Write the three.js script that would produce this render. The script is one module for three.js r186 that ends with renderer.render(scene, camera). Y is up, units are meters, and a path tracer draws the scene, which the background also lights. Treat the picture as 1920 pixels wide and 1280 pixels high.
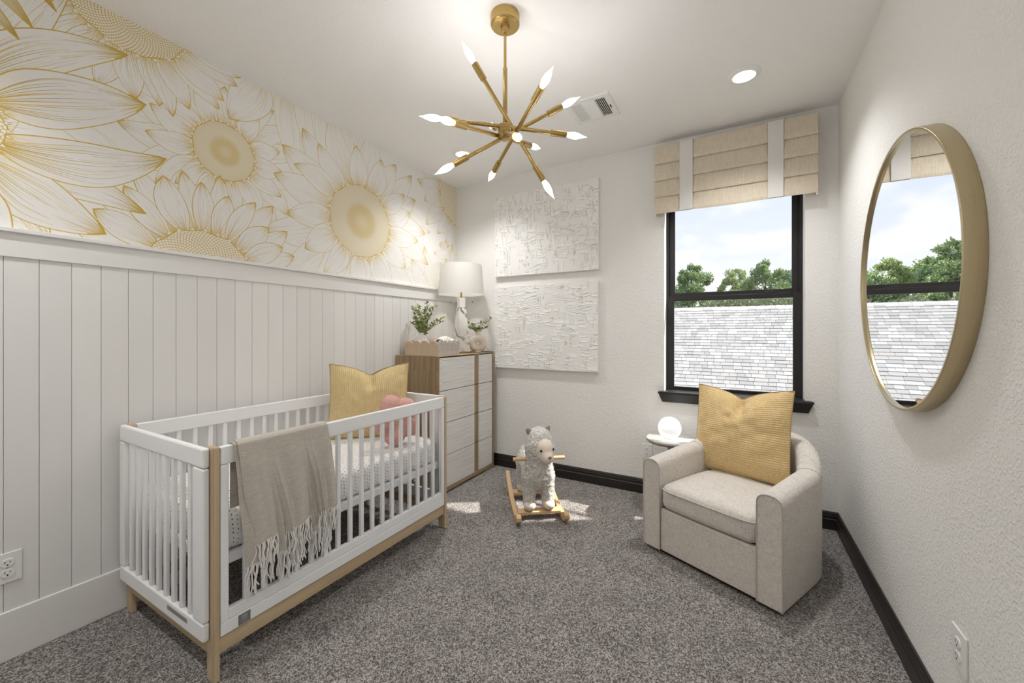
import * as THREE from 'three';
import { RoundedBoxGeometry } from 'three/addons/geometries/RoundedBoxGeometry.js';
import { mergeGeometries, mergeVertices, toCreasedNormals } from 'three/addons/utils/BufferGeometryUtils.js';
import { RectAreaLightUniformsLib } from 'three/addons/lights/RectAreaLightUniformsLib.js';

// ------------------------------------------------------------------ camera, sky, sun, exposure
const scene = new THREE.Scene();
const camera = new THREE.PerspectiveCamera(2 * Math.atan(640 / 748) * 180 / Math.PI, 1.5, 0.05, 400);
camera.position.set(0, 1.28, 0);
camera.rotation.y = 29.37 * Math.PI / 180;
camera.setViewOffset(1920, 1280, 0, 19, 1920, 1280);          // a shift lens: the horizon sits 19 px above the middle
const renderer = new THREE.WebGLRenderer({ antialias: true });
renderer.toneMapping = THREE.LinearToneMapping;
renderer.toneMappingExposure = 1.62;
renderer.shadowMap.enabled = true;
RectAreaLightUniformsLib.init();
const SKY_LEVEL = 0.72, SUN_LEVEL = 5.8;
const sun = new THREE.DirectionalLight(new THREE.Color(1, 0.96, 0.9), SUN_LEVEL);
sun.position.set(7.2, 10 + 1, -4.7 - 2); sun.target.position.set(0, 1, -2);
sun.castShadow = true; sun.shadow.mapSize.set(4096, 4096); sun.shadow.radius = 2;
Object.assign(sun.shadow.camera, { left: -14, right: 14, top: 14, bottom: -14, near: 0.1, far: 60 });
scene.add(sun, sun.target);
const LAMP_LEVEL = { chandelier: 0.042, can: 4.3, table: 0.022, globe: 0.02 };

// ------------------------------------------------------------------ random numbers and noise
function mulberry(a) { return () => { a = (a + 0x6d2b79f5) | 0; let t = Math.imul(a ^ (a >>> 15), 1 | a); t = (t + Math.imul(t ^ (t >>> 7), 61 | t)) ^ t; return ((t ^ (t >>> 14)) >>> 0) / 4294967296; }; }
const LAT = (() => { const r = mulberry(77), t = new Float32Array(65536); for (let i = 0; i < 65536; i++) t[i] = r(); return t; })();
const lat = (x, y, s) => LAT[((x * 73 + y * 5987 + s * 9176) ^ (x * y * 31)) & 65535];
function noise(x, y, p, s = 0) {                               // value noise that tiles with period p
  const ix = Math.floor(x), iy = Math.floor(y), fx = x - ix, fy = y - iy, u = fx * fx * (3 - 2 * fx), v = fy * fy * (3 - 2 * fy);
  const m = (k) => ((k % p) + p) % p, x0 = m(ix), x1 = m(ix + 1), y0 = m(iy), y1 = m(iy + 1);
  const a = lat(x0, y0, s), b = lat(x1, y0, s), c = lat(x0, y1, s), d = lat(x1, y1, s);
  return a + (b - a) * u + (c - a) * v + (a - b - c + d) * u * v;
}
function fbm(x, y, p, o, s = 0) { let r = 0, w = 0.5, t = 0; for (let i = 0; i < o; i++) { r += w * noise(x, y, p, s + i); t += w; x *= 2; y *= 2; p *= 2; w *= 0.5; } return r / t; }
function n3(x, y, z) {                                        // smooth 3-D value noise
  const h = (i, j, k) => LAT[((i * 374761393 + j * 668265263 + k * 1274126177) >>> 7) & 65535];
  const i = Math.floor(x), j = Math.floor(y), k = Math.floor(z), s = (t) => t * t * (3 - 2 * t), u = s(x - i), v = s(y - j), w = s(z - k), L = (a, b, t) => a + (b - a) * t;
  return L(L(L(h(i, j, k), h(i + 1, j, k), u), L(h(i, j + 1, k), h(i + 1, j + 1, k), u), v), L(L(h(i, j, k + 1), h(i + 1, j, k + 1), u), L(h(i, j + 1, k + 1), h(i + 1, j + 1, k + 1), u), v), w) - 0.5;
}
const mix = (a, b, t) => a + (b - a) * t, clamp = (x, a = 0, b = 1) => Math.min(b, Math.max(a, x)), sstep = (a, b, x) => { const t = clamp((x - a) / (b - a)); return t * t * (3 - 2 * t); };
const V = (x, y, z) => new THREE.Vector3(x, y, z), PI = Math.PI;

// ------------------------------------------------------------------ textures
function tex(w, h, f, { srgb = false, size = [1, 1] } = {}) {   // f(u, v) -> grey or [r, g, b], 0..1; size in metres
  const d = new Uint8Array(w * h * 4);
  for (let y = 0; y < h; y++) for (let x = 0; x < w; x++) {
    const c = f(x / w, y / h), o = (y * w + x) * 4, g = typeof c === 'number';
    for (let k = 0; k < 3; k++) d[o + k] = clamp(g ? c : c[k]) * 255; d[o + 3] = 255;
  }
  const t = new THREE.DataTexture(d, w, h); finish(t, srgb, size); return t;
}
function finish(t, srgb, size) {
  t.wrapS = t.wrapT = THREE.RepeatWrapping; t.magFilter = THREE.LinearFilter; t.minFilter = THREE.LinearMipmapLinearFilter; t.generateMipmaps = true;
  if (srgb) t.colorSpace = THREE.SRGBColorSpace; t.repeat.set(1 / size[0], 1 / size[1]); t.needsUpdate = true;
}
function drawn(w, h, draw, srgb = true) { const c = document.createElement('canvas'); c.width = w; c.height = h; draw(c.getContext('2d'), w, h); const t = new THREE.CanvasTexture(c); t.magFilter = THREE.LinearFilter; t.anisotropy = 8; if (srgb) t.colorSpace = THREE.SRGBColorSpace; return t; }
const lerp3 = (a, b, t) => [mix(a[0], b[0], t), mix(a[1], b[1], t), mix(a[2], b[2], t)], rgb = (r, g, b) => [r / 255, g / 255, b / 255];

const plasterBump = tex(1024, 1024, (u, v) => { const a = fbm(u * 140, v * 140, 140, 2, 3), b = fbm(u * 30, v * 30, 30, 2, 9); return sstep(0.42, 0.68, a * 0.75 + b * 0.25) * 0.8 + 0.2 * noise(u * 200, v * 200, 200, 5); }, { size: [0.9, 0.9] });
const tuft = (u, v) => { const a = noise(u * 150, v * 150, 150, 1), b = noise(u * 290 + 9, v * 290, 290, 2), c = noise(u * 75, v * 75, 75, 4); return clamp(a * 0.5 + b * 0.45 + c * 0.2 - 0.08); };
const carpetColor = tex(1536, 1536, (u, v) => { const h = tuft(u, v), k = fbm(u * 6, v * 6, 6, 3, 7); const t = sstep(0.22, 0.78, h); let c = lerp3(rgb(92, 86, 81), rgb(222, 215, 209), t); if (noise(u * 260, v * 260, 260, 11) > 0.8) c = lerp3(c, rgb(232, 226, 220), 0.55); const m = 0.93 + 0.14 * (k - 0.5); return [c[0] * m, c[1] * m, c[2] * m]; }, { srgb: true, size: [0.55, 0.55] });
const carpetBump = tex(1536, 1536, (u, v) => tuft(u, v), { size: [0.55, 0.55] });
function woodTex(dark, light, rings, seed, contrast = 1) {      // grain runs along v
  return tex(512, 1024, (u, v) => {
    const warp = fbm(u * 4, v * 1, 4, 3, seed) * 0.5 + 0.08 * Math.sin(v * 2 * PI + 5 * fbm(u * 3, v, 3, 2, seed + 4));
    const band = 0.5 + 0.5 * Math.sin((u * rings + warp * rings * 0.45) * 2 * PI), fine = noise(u * 190, v * 7, 190, seed + 2), pore = noise(u * 256, v * 24, 256, seed + 6) > 0.8 ? 0.2 : 0;
    return lerp3(dark, light, clamp(0.5 + contrast * (0.32 * (band - 0.5) + 0.42 * (fine - 0.5) + 0.5 * (fbm(u * 9, v, 9, 2, seed + 8) - 0.5)) - pore * contrast));
  }, { srgb: true, size: [0.22, 0.9] });
}
const oakTex = woodTex(rgb(170, 145, 112), rgb(216, 195, 163), 3, 11, 0.8), walnutTex = woodTex(rgb(136, 112, 82), rgb(188, 163, 128), 4, 31, 1), washTex = tex(512, 1024, (u, v) => { const wv = u + 0.03 * fbm(u * 3, v * 3, 3, 2, 55), a = noise(wv * 60, v * 3, 60, 51), b = noise(wv * 190, v * 8, 190, 53), k = sstep(0.72, 0.95, noise(wv * 34, v * 2, 34, 57)); return lerp3(rgb(240, 238, 234), rgb(188, 183, 175), clamp(0.28 * a + 0.24 * b - 0.12 + 0.5 * k)); }, { srgb: true, size: [0.26, 0.7] }), beechTex = woodTex(rgb(200, 164, 118), rgb(224, 192, 150), 3, 71, 0.6);
const weave = (u, v, n, s) => { const a = Math.sin(u * n * 2 * PI), b = Math.sin(v * n * 2 * PI), q = (Math.floor(u * n) + Math.floor(v * n)) % 2; return clamp(0.5 + 0.3 * (q ? a * a : b * b) - 0.15 + 0.7 * (noise(u * n * 0.5, v * n * 2, n * 2, s) * 0.5 + noise(u * n * 2, v * n * 0.5, n * 2, s + 1) * 0.5 - 0.5)); };
const linenBump = tex(512, 512, (u, v) => weave(u, v, 64, 21), { size: [0.24, 0.24] });
const linenTex = tex(512, 512, (u, v) => { const w = weave(u, v, 64, 21), s = noise(u * 16, v * 128, 128, 23) * 0.5 + noise(u * 128, v * 16, 128, 24) * 0.5; return lerp3(rgb(178, 168, 156), rgb(246, 241, 233), clamp(w * 0.6 + s * 0.5)); }, { srgb: true, size: [0.24, 0.24] });
const throwTex = tex(512, 512, (u, v) => { const w = weave(u, v, 100, 61), s = noise(u * 8, v * 180, 180, 63); return lerp3(rgb(166, 156, 144), rgb(224, 217, 207), clamp(w * 0.7 + s * 0.35)); }, { srgb: true, size: [0.16, 0.16] });
const stripe = (u, v, n) => { const w = (0.5 + 0.5 * Math.sin(v * n * 2 * PI + 0.5 * (noise(u * 10, v * n, n, 3) - 0.5))); return w; };
function yellowTex(dark, mid, light) { return tex(512, 512, (u, v) => { const w = stripe(u, v, 22), br = noise(u * 40, v * 22, 440, 8), f = noise(u * 230, v * 230, 230, 4); return lerp3(lerp3(dark, mid, clamp(f * 0.8 + 0.25)), light, Math.pow(w, 6) * clamp(br * 1.3)); }, { srgb: true, size: [0.28, 0.28] }); }
const mustardTex = yellowTex(rgb(196, 160, 104), rgb(228, 198, 142), rgb(250, 234, 194)), strawTex = yellowTex(rgb(202, 172, 116), rgb(230, 205, 150), rgb(248, 236, 198));
const stripeBump = tex(512, 512, (u, v) => Math.pow(stripe(u, v, 22), 3) * 0.7 + 0.3 * noise(u * 200, v * 200, 200, 4), { size: [0.28, 0.28] });
const furBump = tex(512, 512, (u, v) => { let m = 1; const n = 26, gx = Math.floor(u * n), gy = Math.floor(v * n); for (let i = -1; i < 2; i++) for (let j = -1; j < 2; j++) { const a = ((gx + i) % n + n) % n, b = ((gy + j) % n + n) % n, dx = u * n - (gx + i + lat(a, b, 90)), dy = v * n - (gy + j + lat(a, b, 91)); m = Math.min(m, dx * dx + dy * dy); } return clamp(1 - m) * 0.8 + 0.2 * noise(u * 90, v * 90, 90, 2); }, { size: [0.16, 0.16] });
const sheetTex = drawn(1024, 1024, (c, w, h) => { c.fillStyle = '#f1eeea'; c.fillRect(0, 0, w, h); const r = mulberry(5), cols = ['#7d7f86', '#b08a80', '#4e5058', '#c2a48c', '#8a9a96', '#3f4147']; const n = 28; for (let i = 0; i < n; i++) for (let j = 0; j < n; j++) { c.fillStyle = cols[Math.floor(r() * 6)]; c.save(); c.translate((i + 0.5 + (j % 2) * 0.5 + (r() - 0.5) * 0.3) * w / n, (j + 0.5 + (r() - 0.5) * 0.3) * h / n); c.rotate((r() - 0.5) * 0.6); c.beginPath(); c.ellipse(0, 0, 7.5, 4.4, 0, 0, 7); c.fill(); c.restore(); } }); finish(sheetTex, true, [0.5, 0.5]);
const marbleTex = tex(512, 1024, (u, v) => { const w = fbm(u * 3, v * 4, 3, 5, 12), k = Math.abs(Math.sin((v * 2 + u * 1.0 + w * 2.6) * PI)), ve = Math.pow(1 - k, 2.6), wisp = sstep(0.42, 0.66, fbm(u * 3, v * 5, 3, 3, 44)), fine = Math.pow(1 - Math.abs(Math.sin((v * 5 + w * 6) * PI)), 14); return lerp3(rgb(241, 238, 233), rgb(84, 82, 80), clamp(ve * wisp * 1.1 + 0.16 * ve + 0.3 * fine * wisp)); }, { srgb: true, size: [1, 1] });
const brushedRough = tex(256, 256, (u, v) => 0.72 + 0.28 * noise(u * 4, v * 256, 256, 2), { size: [0.3, 0.3] });

// ------------------------------------------------------------------ materials
const col = (r, g, b) => new THREE.Color().setRGB(r / 255, g / 255, b / 255, THREE.SRGBColorSpace);
const S = (c, roughness, o = {}) => new THREE.MeshStandardMaterial({ color: c, roughness, ...o }), PH = (c, roughness, o = {}) => new THREE.MeshPhysicalMaterial({ color: c, roughness, ...o });
const white = col(255, 255, 255);
const M = {
  wall: S(col(238, 236, 232), 0.9, { bumpMap: plasterBump, bumpScale: 0.0013 }), ceiling: S(col(248, 246, 244), 0.93, { bumpMap: plasterBump, bumpScale: 0.0006 }),
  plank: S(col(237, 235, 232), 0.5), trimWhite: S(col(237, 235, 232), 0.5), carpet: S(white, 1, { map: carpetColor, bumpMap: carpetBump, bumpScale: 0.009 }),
  trimBlack: PH(col(36, 31, 28), 0.42), frameBlack: S(col(30, 28, 28), 0.4), reveal: S(col(236, 234, 230), 0.7), glass: PH(white, 0, { transmission: 1, thickness: 0, ior: 1.5, specularIntensity: 0.35 }),
  crib: S(col(244, 244, 244), 0.45), oak: S(white, 0.55, { map: oakTex }), walnut: S(white, 0.5, { map: walnutTex }), wash: S(white, 0.6, { map: washTex }), beech: S(white, 0.5, { map: beechTex }),
  brass: S(new THREE.Color(0.5, 0.35, 0.135), 0.3, { metalness: 1, roughnessMap: brushedRough }), champagne: S(new THREE.Color(0.56, 0.47, 0.3), 0.36, { metalness: 1, roughnessMap: brushedRough }), silver: S(new THREE.Color(0.75, 0.74, 0.72), 0.3, { metalness: 1 }),
  mirror: S(new THREE.Color(0.93, 0.94, 0.94), 0.0, { metalness: 1 }), bulb: S(white, 0.3, { emissive: new THREE.Color(1, 0.97, 0.92), emissiveIntensity: 2.2 }), lens: S(white, 0.5, { emissive: new THREE.Color(1, 0.97, 0.92), emissiveIntensity: 1.6 }),
  globe: S(white, 0.35, { emissive: new THREE.Color(0.93, 0.97, 1), emissiveIntensity: 0.26 }), plastic: S(col(240, 239, 236), 0.35), darkSlot: S(col(22, 21, 20), 0.7),
  linen: PH(white, 0.95, { map: linenTex, bumpMap: linenBump, bumpScale: 0.0012, sheen: 0.3, sheenRoughness: 0.6, sheenColor: white }), linenPlain: S(col(190, 180, 166), 0.95),
  mustard: PH(white, 0.9, { map: mustardTex, bumpMap: stripeBump, bumpScale: 0.0015, sheen: 0.3, sheenColor: col(255, 236, 190) }), straw: PH(white, 0.9, { map: strawTex, bumpMap: stripeBump, bumpScale: 0.002, sheen: 0.3, sheenColor: col(255, 240, 200) }),
  pink: PH(col(224, 172, 163), 1, { bumpMap: furBump, bumpScale: 0.004, sheen: 0.5, sheenColor: col(255, 225, 220) }), sheet: S(white, 0.9, { map: sheetTex }),
  throwCloth: PH(white, 0.95, { map: throwTex, bumpMap: linenBump, bumpScale: 0.0007, sheen: 0.25, sheenColor: white }), fringe: S(col(240, 237, 233), 0.95),
  shadeCloth: PH(col(247, 245, 241), 0.95, { transmission: 0.42, thickness: 0 }), marble: PH(white, 0.25, { map: marbleTex, clearcoat: 0.4 }),
  wickerTan: S(col(222, 200, 174), 0.85), wickerGrey: S(col(214, 203, 193), 0.85), vaseWhite: PH(col(243, 242, 240), 0.3, { clearcoat: 0.3 }), vaseCream: S(col(232, 220, 204), 0.6), rose: S(col(206, 160, 148), 0.95, { bumpMap: furBump, bumpScale: 0.003 }),
  knit: S(col(236, 231, 224), 0.95), stem: S(col(92, 84, 62), 0.8), leafGreen: PH(col(146, 164, 104), 0.7, { transmission: 0.3, side: THREE.DoubleSide }), leafPale: PH(col(214, 222, 160), 0.7, { transmission: 0.3, side: THREE.DoubleSide }), leafDusk: S(col(134, 124, 124), 0.8, { side: THREE.DoubleSide }),
  fur: PH(white, 1, { vertexColors: true, bumpMap: furBump, bumpScale: 0.005, sheen: 0.4, sheenColor: white }), face: S(col(238, 222, 204), 0.85), hoof: S(col(226, 214, 196), 0.85), earGrey: S(col(150, 138, 128), 0.9), eye: PH(col(14, 12, 12), 0.12), nose: S(col(138, 122, 112), 0.9),
  shadeFabric: PH(white, 0.95, {}), strap: S(col(224, 220, 215), 0.9), canvasEdge: S(col(238, 236, 233), 0.8), tableTop: PH(col(178, 176, 168), 0.14, { clearcoat: 0.6 }), tableEdge: S(col(142, 134, 122), 0.6), plateGrey: S(col(128, 128, 128), 0.4),
};
const slubTex = tex(512, 512, (u, v) => { const s = noise(u * 150, v * 8, 150, 5), h = noise(u * 10, v * 190, 190, 7); return lerp3(rgb(204, 190, 167), rgb(228, 217, 198), clamp(s * 0.65 + h * 0.4)); }, { srgb: true, size: [0.3, 0.3] });
M.shadeFabric.map = slubTex;

// ------------------------------------------------------------------ naming and assembling
const taken = new Map();
const numbered = (n) => { const k = taken.get(n) ?? 0; taken.set(n, k + 1); return k ? n + '_' + String(k).padStart(3, '0') : n; };
function thing(name, label, category, [x, y, z] = [0, 0, 0], turn = 0, group) { const o = new THREE.Group(); o.name = numbered(name); o.position.set(x, y, z); o.rotation.y = turn; o.userData = { label, category }; if (group) o.userData.group = group; scene.add(o); return o; }
function part(name, geo, mat, parent, label) { const m = new THREE.Mesh(geo, mat); m.name = name; m.castShadow = m.receiveShadow = true; if (label) m.userData.label = label; parent.add(m); return m; }
function sub(name, parent) { const g = new THREE.Group(); g.name = name; parent.add(g); return g; }
function struct(name, geo, mat) { const m = part(name, geo, mat, scene); m.userData.kind = 'structure'; return m; }

// ------------------------------------------------------------------ geometry helpers
const flat = (g) => { g = g.index ? g.toNonIndexed() : g; for (const k of Object.keys(g.attributes)) if (!['position', 'normal', 'uv', 'color'].includes(k)) g.deleteAttribute(k); return g; };
const merge = (l) => mergeGeometries(l.map(flat));
function uvm(g, grain = 'y', off = 0) {                          // uv in metres by the face's main axis, v along the grain
  g = flat(g); const p = g.attributes.position, n = g.attributes.normal, uv = new Float32Array(p.count * 2), A = ['x', 'y', 'z'];
  for (let i = 0; i < p.count; i += 3) {
    const s = [0, 0, 0]; for (let k = 0; k < 3; k++) { s[0] += n.getX(i + k); s[1] += n.getY(i + k); s[2] += n.getZ(i + k); }
    const a = s.map(Math.abs), ax = a.indexOf(Math.max(...a)), rest = A.filter((_, k) => k !== ax), vv = rest.includes(grain) ? grain : rest[1], uu = rest.find((k) => k !== vv);
    for (let k = 0; k < 3; k++) { const q = { x: p.getX(i + k), y: p.getY(i + k), z: p.getZ(i + k) }; uv[(i + k) * 2] = q[uu] + off * 0.371; uv[(i + k) * 2 + 1] = q[vv] + off * 0.173; }
  }
  g.setAttribute('uv', new THREE.BufferAttribute(uv, 2)); return g;
}
let boxes = 0;
function box(x0, x1, y0, y1, z0, z1, r = 0.003, grain = 'y') {  // a box with softened edges between two corners
  const w = x1 - x0, h = y1 - y0, d = z1 - z0, g = r > 0 ? new RoundedBoxGeometry(w, h, d, 1, Math.min(r, w / 2.01, h / 2.01, d / 2.01)) : new THREE.BoxGeometry(w, h, d);
  g.translate((x0 + x1) / 2, (y0 + y1) / 2, (z0 + z1) / 2); return uvm(g, grain, boxes++ % 17);
}
function tube(points, r, seg = 24, sides = 8, closed = false) { const c = new THREE.CatmullRomCurve3(points, closed); return new THREE.TubeGeometry(c, seg, r, sides, closed); }
function rod(a, b, r0, r1 = r0, sides = 16) { const d = b.clone().sub(a), g = new THREE.CylinderGeometry(r1, r0, d.length(), sides, 1); g.applyQuaternion(new THREE.Quaternion().setFromUnitVectors(V(0, 1, 0), d.clone().normalize())); g.translate((a.x + b.x) / 2, (a.y + b.y) / 2, (a.z + b.z) / 2); return g; }
const lathe = (pts, n = 40) => new THREE.LatheGeometry(pts.map(([x, y]) => new THREE.Vector2(x, y)), n);
function prism(shapePts, depth, bevel = 0, holes = []) { const s = new THREE.Shape(shapePts.map(([x, y]) => new THREE.Vector2(x, y))); for (const h of holes) s.holes.push(new THREE.Path(h.map(([x, y]) => new THREE.Vector2(x, y)))); return new THREE.ExtrudeGeometry(s, { depth, bevelEnabled: bevel > 0, bevelSize: bevel, bevelThickness: bevel, bevelSegments: 2, curveSegments: 24 }); }
function grid(nu, nv, f, uvf, closeU = false) {                  // a surface f(u, v) -> Vector3
  const pos = [], uv = [], idx = [];
  for (let j = 0; j <= nv; j++) for (let i = 0; i <= nu; i++) { const p = f(i / nu, j / nv); pos.push(p.x, p.y, p.z); const t = uvf ? uvf(i / nu, j / nv) : [i / nu, j / nv]; uv.push(t[0], t[1]); }
  for (let j = 0; j < nv; j++) for (let i = 0; i < nu; i++) { const a = j * (nu + 1) + i, b = a + 1, c = a + nu + 1, d = c + 1; idx.push(a, b, d, a, d, c); }
  const g = new THREE.BufferGeometry(); g.setAttribute('position', new THREE.Float32BufferAttribute(pos, 3)); g.setAttribute('uv', new THREE.Float32BufferAttribute(uv, 2)); g.setIndex(idx); g.computeVertexNormals(); return g;
}
function sheet(nu, nv, f, thick, uvf) {                          // a thin cloth with two faces and edges
  const e = 1e-3, nrm = (u, v) => { const a = f(Math.min(1, u + e), v).sub(f(Math.max(0, u - e), v)), b = f(u, Math.min(1, v + e)).sub(f(u, Math.max(0, v - e))); return a.cross(b).normalize(); };
  const off = (s) => (u, v) => f(u, v).addScaledVector(nrm(u, v), s * thick / 2);
  const A = grid(nu, nv, off(1), uvf), B = grid(nu, nv, (u, v) => off(-1)(1 - u, v), uvf && ((u, v) => uvf(1 - u, v)));
  const edge = (n, p) => grid(n, 1, (t, s) => { const [u, v] = p(t); return off(s ? -1 : 1)(u, v); }, (t, s) => { const [u, v] = p(t); return uvf ? uvf(u, v) : [u, v]; });
  return merge([A, B, edge(nu, (t) => [1 - t, 0]), edge(nu, (t) => [t, 1]), edge(nv, (t) => [0, t]), edge(nv, (t) => [1, 1 - t])]);
}
function netSurface(f, lo, hi, cell) {                           // naive surface nets of f < 0
  const n = lo.map((l, k) => Math.ceil((hi[k] - l) / cell) + 1), at = (i, j, k) => i + n[0] * (j + n[1] * k), val = new Float32Array(n[0] * n[1] * n[2]), id = new Int32Array(val.length).fill(-1), pos = [], idx = [];
  for (let k = 0; k < n[2]; k++) for (let j = 0; j < n[1]; j++) for (let i = 0; i < n[0]; i++) val[at(i, j, k)] = f(lo[0] + i * cell, lo[1] + j * cell, lo[2] + k * cell);
  for (let k = 0; k < n[2] - 1; k++) for (let j = 0; j < n[1] - 1; j++) for (let i = 0; i < n[0] - 1; i++) {
    let c = 0, x = 0, y = 0, z = 0; const v = []; for (let q = 0; q < 8; q++) v.push(val[at(i + (q & 1), j + ((q >> 1) & 1), k + (q >> 2))]);
    for (let a = 0; a < 8; a++) for (const bit of [1, 2, 4]) { const b = a | bit; if (b === a || (v[a] < 0) === (v[b] < 0)) continue; const t = v[a] / (v[a] - v[b]); x += (a & 1) + (bit === 1 ? t : 0); y += ((a >> 1) & 1) + (bit === 2 ? t : 0); z += (a >> 2) + (bit === 4 ? t : 0); c++; }
    if (c) { id[at(i, j, k)] = pos.length / 3; pos.push(lo[0] + (i + x / c) * cell, lo[1] + (j + y / c) * cell, lo[2] + (k + z / c) * cell); }
  }
  const st = [1, n[0], n[0] * n[1]];
  for (let k = 1; k < n[2] - 1; k++) for (let j = 1; j < n[1] - 1; j++) for (let i = 1; i < n[0] - 1; i++) for (let d = 0; d < 3; d++) {
    const o = at(i, j, k), a = val[o] < 0, b = val[o + st[d]] < 0; if (a === b) continue; const u = st[(d + 1) % 3], w = st[(d + 2) % 3], q = [id[o], id[o - u], id[o - u - w], id[o - w]]; if (q.includes(-1)) continue;
    if (a) idx.push(q[0], q[1], q[2], q[0], q[2], q[3]); else idx.push(q[0], q[2], q[1], q[0], q[3], q[2]);
  }
  const g = new THREE.BufferGeometry(); g.setAttribute('position', new THREE.Float32BufferAttribute(pos, 3)); g.setIndex(idx); g.computeVertexNormals(); return g;
}
function sphereUV(g, c) { const p = g.attributes.position, uv = new Float32Array(p.count * 2); for (let i = 0; i < p.count; i++) { const x = p.getX(i) - c[0], z = p.getZ(i) - c[2]; uv[i * 2] = Math.atan2(x, z) * 0.12; uv[i * 2 + 1] = p.getY(i); } g.setAttribute('uv', new THREE.BufferAttribute(uv, 2)); return g; }
const turnXYZ = (g, x, y, z) => g.rotateX(x).rotateY(y).rotateZ(z);
const ell = (rx, ry, rz, x, y, z, w = 24, h = 16) => { const g = new THREE.SphereGeometry(1, w, h); g.scale(rx, ry, rz); g.translate(x, y, z); return g; };

// ------------------------------------------------------------------ the room
const XL = -2.475, XR = 0.572, ZB = -3.266, ZF = 0.45, H = 2.74;
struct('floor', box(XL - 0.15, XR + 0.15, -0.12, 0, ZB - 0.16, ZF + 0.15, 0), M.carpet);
struct('ceiling', box(XL - 0.15, XR + 0.15, H, H + 0.12, ZB - 0.16, ZF + 0.15, 0), M.ceiling);
const wallLeft = struct('wall_left', box(XL - 0.15, XL - 0.012, 0, H, ZB - 0.16, ZF + 0.15, 0), M.trimWhite);
struct('wall_right', box(XR, XR + 0.15, 0, H, ZB - 0.16, ZF + 0.15, 0), M.wall);
struct('wall_front', box(XL - 0.012, XR, 0, H, ZF, ZF + 0.15, 0), M.wall);
const WX0 = -0.49, WX1 = 0.4, WY0 = 0.805, WY1 = 2.44, ZO = ZB - 0.16;
struct('wall_back', merge([box(XL - 0.012, WX0, 0, H, ZO, ZB, 0), box(WX1, XR, 0, H, ZO, ZB, 0), box(WX0, WX1, 0, WY0, ZO, ZB, 0), box(WX0, WX1, WY1, H, ZO, ZB, 0)]), M.wall);
{ // vertical boards of the panelling, each its own piece
  const pitch = 0.0911, y0 = 0.185, y1 = 1.58;
  const geos = [0, 1, 2].map((k) => { const g = box(-0.012, 0, y0, y1, -pitch / 2 + 0.0006, pitch / 2 - 0.0006, 0.0011); g.translate(0, 0, 0); return g; });
  const mats = [[237, 235, 232], [234, 232, 229], [239, 237, 234]].map((c) => S(col(...c), 0.5));
  const r = mulberry(3);
  for (let z = -0.3806 + 0.0911 * 9 - pitch / 2; z > ZB + 0.02; z -= pitch) { if (z + pitch / 2 > ZF) continue; const m = part('plank', geos[Math.floor(r() * 3)], mats[Math.floor(r() * 3)], wallLeft); m.position.set(XL - r() * 0.0006, 0, Math.max(z, ZB + pitch / 2)); }
}
struct('trim_1', merge([box(XL - 0.012, XL + 0.008, 1.571, 1.668, ZB, ZF, 0.002), box(XL - 0.012, XL + 0.024, 1.666, 1.684, ZB, ZF, 0.003)]), M.trimWhite);
struct('baseboard_left', box(XL - 0.012, XL + 0.008, 0, 0.19, ZB, ZF, 0.003), M.trimWhite);
{ // dark moulded skirting
  const prof = [[0, 0], [0.016, 0], [0.016, 0.066], [0.0125, 0.07], [0.0125, 0.09], [0.0105, 0.095], [0.0105, 0.104], [0.006, 0.112], [0, 0.114]];
  const along = (len) => prism(prof, len);
  const b = along(XR - XL - 0.008); b.rotateY(PI / 2); b.scale(1, 1, -1); const bi = b.index ? b : b; flipWinding(bi); b.translate(XL + 0.008, 0, ZB);
  struct('baseboard_back', fixNormals(b), M.trimBlack);
  const c = along(ZF - ZB); c.scale(-1, 1, 1); flipWinding(c); c.translate(XR, 0, ZB);
  struct('baseboard_right', fixNormals(c), M.trimBlack);
}
function flipWinding(g) { const p = g.attributes.position; for (const k of Object.keys(g.attributes)) { const a = g.attributes[k]; for (let i = 0; i < a.count; i += 3) for (let c = 0; c < a.itemSize; c++) { const t = a.array[(i + 1) * a.itemSize + c]; a.array[(i + 1) * a.itemSize + c] = a.array[(i + 2) * a.itemSize + c]; a.array[(i + 2) * a.itemSize + c] = t; } } return g; }
function fixNormals(g) { g.deleteAttribute('normal'); g.computeVertexNormals(); return g; }

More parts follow.
